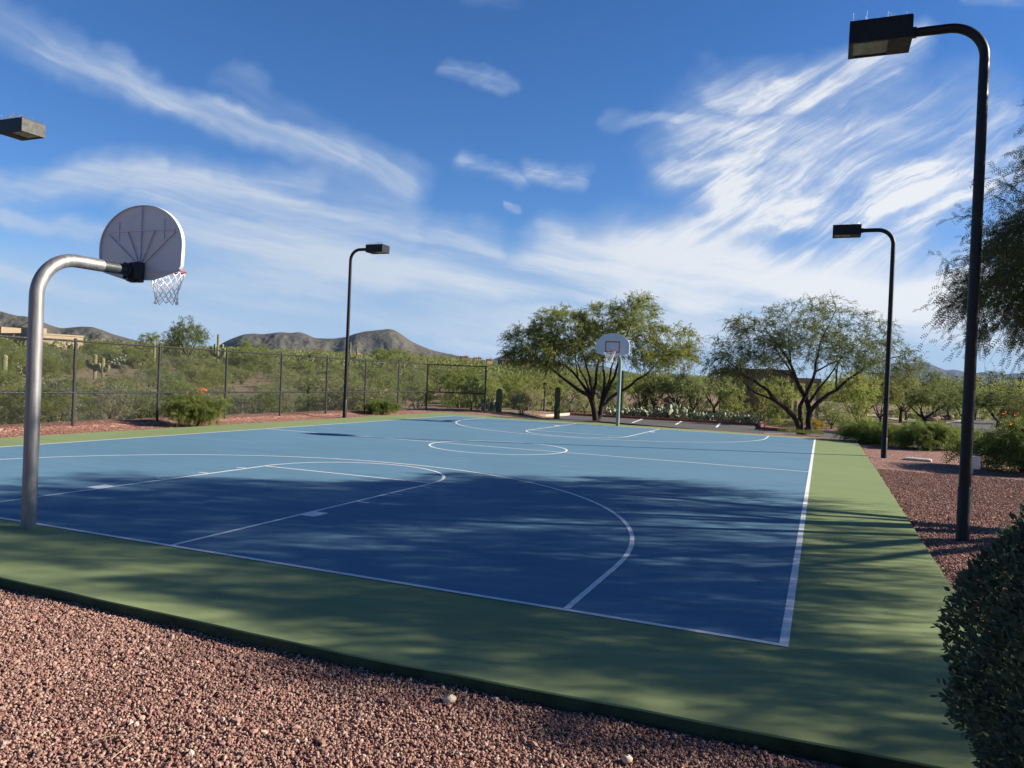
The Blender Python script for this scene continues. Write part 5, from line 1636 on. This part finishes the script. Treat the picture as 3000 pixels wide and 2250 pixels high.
    for i, (u, v, s, lab) in enumerate(((800, 905, 1.5, 'agave beside the black trunk of the round mesquite'), (990, 888, 1.3, 'agave in the middle of the rock edged bed'), (1085, 893, 1.3, 'agave nearest to the bend of the road'),
                                        (1390, 860, 1.5, 'agave under the mesquite at the bend'))):
        put(ag, gz(2500, 950, .3014, u, v, ZL), i, s, lab, 'agave')
    q = gz(2150, 850, .3014, 1180, 1230, ZL); put(ag, q, 2, 1.8, 'dark agave beside the walkway left of the distant right lamp', 'agave')


build_cacti()

# ------------------------------------------------------------------ clipped hedge


def build_hedge():
    c = np.array([9.66, -2.62, 0.0]); hx, hy, top, bot = 1.24, 1.08, 1.52, -.08
    root = empty('clipped_hedge', (c[0], c[1], bot))
    tag(root, 'dark clipped hedge with small oval leaves at the corner of the court, close by', 'hedge')
    rg = RNG(101)
    n = 92000
    u = rg.normal(0, 1, (n, 3)); u /= np.linalg.norm(u, axis=1)[:, None]
    e = 4.4
    k = (np.abs(u[:, 0]) ** e + np.abs(u[:, 1]) ** e + np.abs(u[:, 2]) ** e) ** (-1 / e)
    s = u * k[:, None]
    lump = 1 + (fbm(u[:, 0] * 2.5 + 5, u[:, 1] * 2.5 + u[:, 2] * 2.1, 4, 3) - .5) * .30
    dep = np.clip(1 - rg.exponential(.055, n), .45, 1.0) + (rg.random(n) < .03) * rg.uniform(.01, .04, n)
    H = (top - bot) / 2
    P = s * (lump * dep)[:, None] * np.array([hx, hy, H]) + np.array([0, 0, H])
    # roots narrower, sides bulging out a little above the ground
    zz = np.clip(P[:, 2] / (2 * H), 0, 1)
    P[:, :2] *= (0.90 + .10 * np.sin(np.pi * np.clip(zz * 1.15, 0, 1)))[:, None]
    k = P[:, 2] > .02; P = P[k]; u = u[k]; n = len(P)
    d = u * .7 + rg.normal(0, .6, (n, 3)); d[:, 2] += .35
    V, F = leaves(P, d, rg.uniform(.026, .050, n), rg.uniform(.011, .019, n), OVAL, rg)
    link_mesh('foliage', V, F, 'leaf_hedge', root)
    p0 = rg.uniform(-.5, .5, (260, 3)) * (1.2, 1.2, 0); p1 = p0 * 1.5 + np.c_[rg.normal(0, .12, (260, 2)), rg.uniform(.5, 1.25, 260)]
    V, Q = segs(p0, p1, .010, .004, 5)
    link_mesh('stems', V, [Q], 'bark_tan', root)
    return root


build_hedge()

# ------------------------------------------------------------------ lantern, lids, boxes, stones


def build_small():
    p = gp(1175, 889, ZL)
    root = empty('garden_lantern', (p[0], p[1], ZL)); H = zat(1176, 826, np.linalg.norm(p[:2] - CAM[:2])) - ZL
    tag(root, 'black garden lantern on a post between two short saguaros by the car park', 'lantern')
    MB().tube([(0, 0, -.1), (0, 0, .12), (0, 0, .16), (0, 0, H - .42)], [.085, .08, .066, .060], 12).build('post', 'lamp_bronze', root, True)
    t = np.linspace(0, 2 * math.pi, 25)
    hd = MB().tube([(0, 0, H - .14), (0, 0, H - .06), (0, 0, H - .03), (0, 0, H)], [.23, .10, .05, .02], 16)
    hd.tube([(0, 0, H - .44), (0, 0, H - .38)], [.05, .09], 10)
    for q in (0, 1.57, 3.14, 4.71): hd.tube([(.09 * math.cos(q), .09 * math.sin(q), H - .40), (.13 * math.cos(q), .13 * math.sin(q), H - .14)], .010, 5)
    hd.build('hood', 'lamp_bronze', root)
    MB().tube([(0, 0, H - .39), (0, 0, H - .16)], [.07, .10], 12).build('glass', 'lens_glass', root, True)
    lid = empty('utility_hatch', (10.45, 18.72, -.05), -.15)
    tag(lid, 'pale concrete utility box lid set in the gravel beside the distant right lamp', 'utility lid')
    MB().box((0, 0, .015), (.66, .42, .07), bev=.012).build('frame', 'concrete_lid', lid)
    m = MB().box((0, 0, .055), (.56, .32, .014), bev=.004); m.box((-.2, 0, .064), (.05, .012, .006)).box((.2, 0, .064), (.05, .012, .006)); m.build('cover', 'concrete_lid', lid)
    b = empty('utility_box', (11.33, 15.9, -.06), .2)
    tag(b, 'small white utility box half hidden behind the nearest lamp pole', 'utility box')
    MB().box((0, 0, .26), (.30, .18, .30), bev=.015).box((0, 0, .42), (.32, .20, .025), bev=.006).build('cabinet', 'plastic_white', b)
    MB().tube([(0, 0, -.1), (0, 0, .12)], .03, 10).build('post', 'plastic_white', b, True)
    # stones and dry bits on the near gravel
    rg = RNG(111)

    def rock(loc, r, mat, lab, cat='stone', group=None, name='stone', sq=(1, .8, .65)):
        n, k = 10, 7; P = []
        for i in range(k):
            f = math.pi * (i + .5) / k
            for j in range(n):
                a = 2 * math.pi * j / n; P.append((math.sin(f) * math.cos(a), math.sin(f) * math.sin(a), math.cos(f)))
        P = np.array(P); P = P * rg.uniform(.86, 1.12, (len(P), 1)) * np.array(sq) * r
        m = MB(); i, j = np.meshgrid(np.arange(k - 1), np.arange(n), indexing='ij'); i = i.ravel(); j = j.ravel(); j2 = (j + 1) % n
        m.add(P, np.stack([i * n + j, (i + 1) * n + j, (i + 1) * n + j2, i * n + j2], 1), [np.arange(n)[::-1]], [np.arange(n) + (k - 1) * n])
        o = m.build(name, mat, None, True); o.location = tuple(float(q) for q in loc); o.rotation_euler = (0, 0, rg.uniform(0, 6))
        return tag(o, lab, cat, group)
    q = gp(970, 1510, GB + .02); rock(q, .042, 'pale_stone', 'largest pale tan stone lying on the near gravel')
    q = gp(905, 1458, GB + .02); rock(q, .022, 'pale_stone', 'small upright pale stone near the slab edge', sq=(.6, .5, 1.5))
    q = gp(1355, 1640, GB + .015); rock(q, .032, 'pale_stone', 'pale crumbly stone at the bottom edge of the gravel')
    for i, (u, v) in enumerate(((655, 905), (685, 925), (715, 932), (745, 940), (775, 938), (810, 930), (845, 928), (880, 922), (915, 920), (945, 912), (980, 908), (1015, 903), (1050, 898), (1085, 892), (560, 905), (600, 902))):
        q = gz(2500, 950, .3014, u, v - 4, ZL); rock((q[0], q[1], ZL + .08), .30 + .14 * rg.random(), 'brown_rock', 'brown boulder in the row edging the bed by the path', 'boulder', 'boulders along the path', 'boulder')
    tw = []
    for (u, v, L, a) in ((200, 1600, .22, .6), (240, 1640, .18, 1.9), (430, 1520, .16, -.2), (830, 1610, .12, .9), (640, 1560, .14, .3)):
        q = gp(u, v, GB + .03); t = np.linspace(0, 1, 7)
        m = MB().tube(np.c_[q[0] + L * t * math.cos(a), q[1] + L * t * math.sin(a) + .04 * np.sin(3 * t), q[2] + .008 * np.sin(5 * t)], np.linspace(.0025, .001, 7), 5)
        tag(m.build('dry_twig', 'dry_twig'), 'thin bleached dry twig lying on the near gravel', 'twig', 'twigs on the near gravel')
    # scraps of dry leaf blown onto the court
    n = 46; P = np.c_[rg.uniform(-3, 8.6, n), rg.uniform(-1.2, 5, n), np.full(n, .012)]
    V, F = leaves(P, rg.normal(0, 1, (n, 3)) * (1, 1, .08), rg.uniform(.012, .035, n), rg.uniform(.006, .014, n), OVAL, rg, flat=2)
    tag(link_mesh('leaf_litter', V, F, 'dry_twig'), 'scraps of dry leaf scattered on the court', 'leaf litter', kind='stuff')


build_small()

# ------------------------------------------------------------------ buildings


def build_houses():
    def block(par, K, e, L1, L2, z0, z1, mat, name='wall'):
        """box with its near corner at K, sides along e and its left normal"""
        e = np.asarray(e, float); e /= np.linalg.norm(e); n = np.array([-e[1], e[0]])
        c = K + e * L1 / 2 + n * L2 / 2
        m = MB().box((c[0], c[1], (z0 + z1) / 2), (L1, L2, z1 - z0), math.atan2(e[1], e[0]))
        return m.build(name, mat, par)
    # community building behind the sparse mesquite
    dist = 62
    b = empty('community_building', (*az(1712, dist), ZL))
    tag(b, 'flat roofed brown stucco building behind the sparse mesquite, its sunny side tan', 'building')
    fx = np.array([.96, .28]); K0 = az(1528, dist + 3)
    org = az(1712, dist); wdir = np.array([math.cos(.10), math.sin(.10)])
    hgt = zat(1712, 804, dist) - ZL
    Lf = 5.4
    A0 = -wdir * Lf
    wl = block(b, A0, wdir, Lf, 9.0, -.3, hgt, 'stucco_brown')
    block(b, A0 - np.array([.06, .06]), wdir, Lf + .12, 9.12, hgt, hgt + .16, 'stucco_brown', 'roof')
    nd = np.array([-wdir[1], wdir[0]])
    # sunny side skin, window slots, porch
    s0 = np.array([0.0, 0.0])
    t = -wdir * (Lf * .74)
    wn = MB().box((t[0] - nd[0] * .004, t[1] - nd[1] * .004, 1.05), (.32, .05, 1.5), math.atan2(wdir[1], wdir[0])); wn.build('window', 'dark_glass', b)
    for q in (1.6, 4.2): MB().box((s0[0] + nd[0] * q + wdir[0] * .004, s0[1] + nd[1] * q + wdir[1] * .004, 1.5), (.05, 1.1, 1.3), math.atan2(wdir[1], wdir[0])).build('window', 'dark_glass', b)
    P0 = wdir * .15 + nd * 1.0
    block(b, P0, wdir, 2.0, 6.0, hgt - .75, hgt - .40, 'stucco_tan', 'porch_roof')
    for q in (0.2, 1.0, 1.8):
        c = P0 + wdir * q + nd * .25
        MB().box((c[0], c[1], (hgt - .75) / 2), (.24, .24, hgt - .75), math.atan2(wdir[1], wdir[0])).build('porch_column', 'stucco_tan', b)
    # tan house on the left slope
    d = 140; K = az(82, d); z1 = zat(82, 722, d)
    h = empty('stucco_house', (K[0], K[1], 0))
    tag(h, 'tan stucco house with flat parapet roofs on the slope behind the galvanised hoop pole', 'house')
    e = np.array([.22, .975]); n = np.array([-e[1], e[0]]); o2 = np.zeros(2)
    block(h, o2, e, 6.6, 17, -1, z1, 'stucco_tan')
    block(h, o2 - e * .1 - n * .1, e, 6.8, 17.2, z1, z1 + .22, 'stucco_tan', 'parapet')
    block(h, n * 14 - e * 5, e, 5.0, 9, -1, z1 - .3, 'stucco_tan', 'wing')
    block(h, n * 7.2 + e * 1.5, e, 2.6, 3.2, z1 + .2, z1 + 1.25, 'stucco_tan', 'chimney')
    block(h, n * 15.5 + e * .5, e, 4, 5, z1 + .1, z1 + 1.3, 'stucco_tan', 'tower')
    for q in (2.0, 4.6):
        c = e * q - n * .01
        MB().box((c[0], c[1], z1 - 2.0), (.9, .06, 1.1), math.atan2(e[1], e[0])).build('window', 'dark_glass', h)
    # little houses on the far slope
    far = [(1113, 775.5, 787, 290, 84, 'stucco_brown', 'long low brown house with a sunlit end beyond the palo verdes'), (1002, 768, 774, 420, 22, 'stucco_red', 'brick red house on the far ridge below the mountain flank'),
           (1031, 771, 776, 430, 22, 'stucco_pink', 'tan pink house on the far ridge right of the brick red one'), (932, 777.5, 786, 270, 26, 'stucco_pink', 'pinkish house above the corner post of the fence'),
           (769, 763.5, 770, 300, 30, 'stucco_pink', 'salmon house on the skyline right of the distant left lamp pole'), (1056, 774, 780, 330, 16, 'stucco_pink', 'small tan house on the far ridge left of the long low house')]
    for ud, vt, vb, dist, wd, mat, lab in far:
        vt = vt + (vb - vt) * .35; wd *= .75
        c = az(ud, dist); zt = zat(ud, vt, dist); zb = zat(ud, vb, dist); w = wd / 1632 * dist
        ho = empty('hillside_house', (c[0], c[1], zb)); tag(ho, lab, 'house', 'houses on the far slope')
        rz = -YAW - (ud - 1106) / 1632 * .8 + .35; e = np.array([math.cos(rz), math.sin(rz)]); n = np.array([-e[1], e[0]])
        block(ho, -e * w / 2, e, w, w * .5, -3, zt - zb, mat)
        block(ho, -e * w / 2 - (e + n) * .2, e, w + .4, w * .5 + .4, zt - zb, zt - zb + .2, mat, 'roof')
        block(ho, e * w * .12 + n * .5, e, w * .25, w * .3, zt - zb + .2, zt - zb + .7, 'stucco_pink', 'chimney')
        for q in (-.28, .05, .3):
            p = e * w * q - n * .05
            MB().box((p[0], p[1], (zt - zb) * .5), (w * .09, .2, (zt - zb) * .4), rz).build('window', 'dark_glass', ho)


build_houses()

# ------------------------------------------------------------------ air
def build_haze():
    m = bpy.data.materials.new('haze_air'); m.use_nodes = True; nt = m.node_tree
    for n in list(nt.nodes):
        if n.type != 'OUTPUT_MATERIAL': nt.nodes.remove(n)
    v = nt.nodes.new('ShaderNodeVolumePrincipled')
    v.inputs['Color'].default_value = (0.46, 0.68, 1.0, 1); v.inputs['Density'].default_value = HAZE
    nt.links.new(v.outputs[0], nt.nodes['Material Output'].inputs['Volume'])
    MATS['haze_air'] = m
    o = MB().box((0, 0, 225), (23000, 23000, 500)).build('haze', 'haze_air')
    tag(o, 'thin blue haze in the air over the desert', 'haze', kind='stuff')


HAZE = 3.6e-5
build_haze()
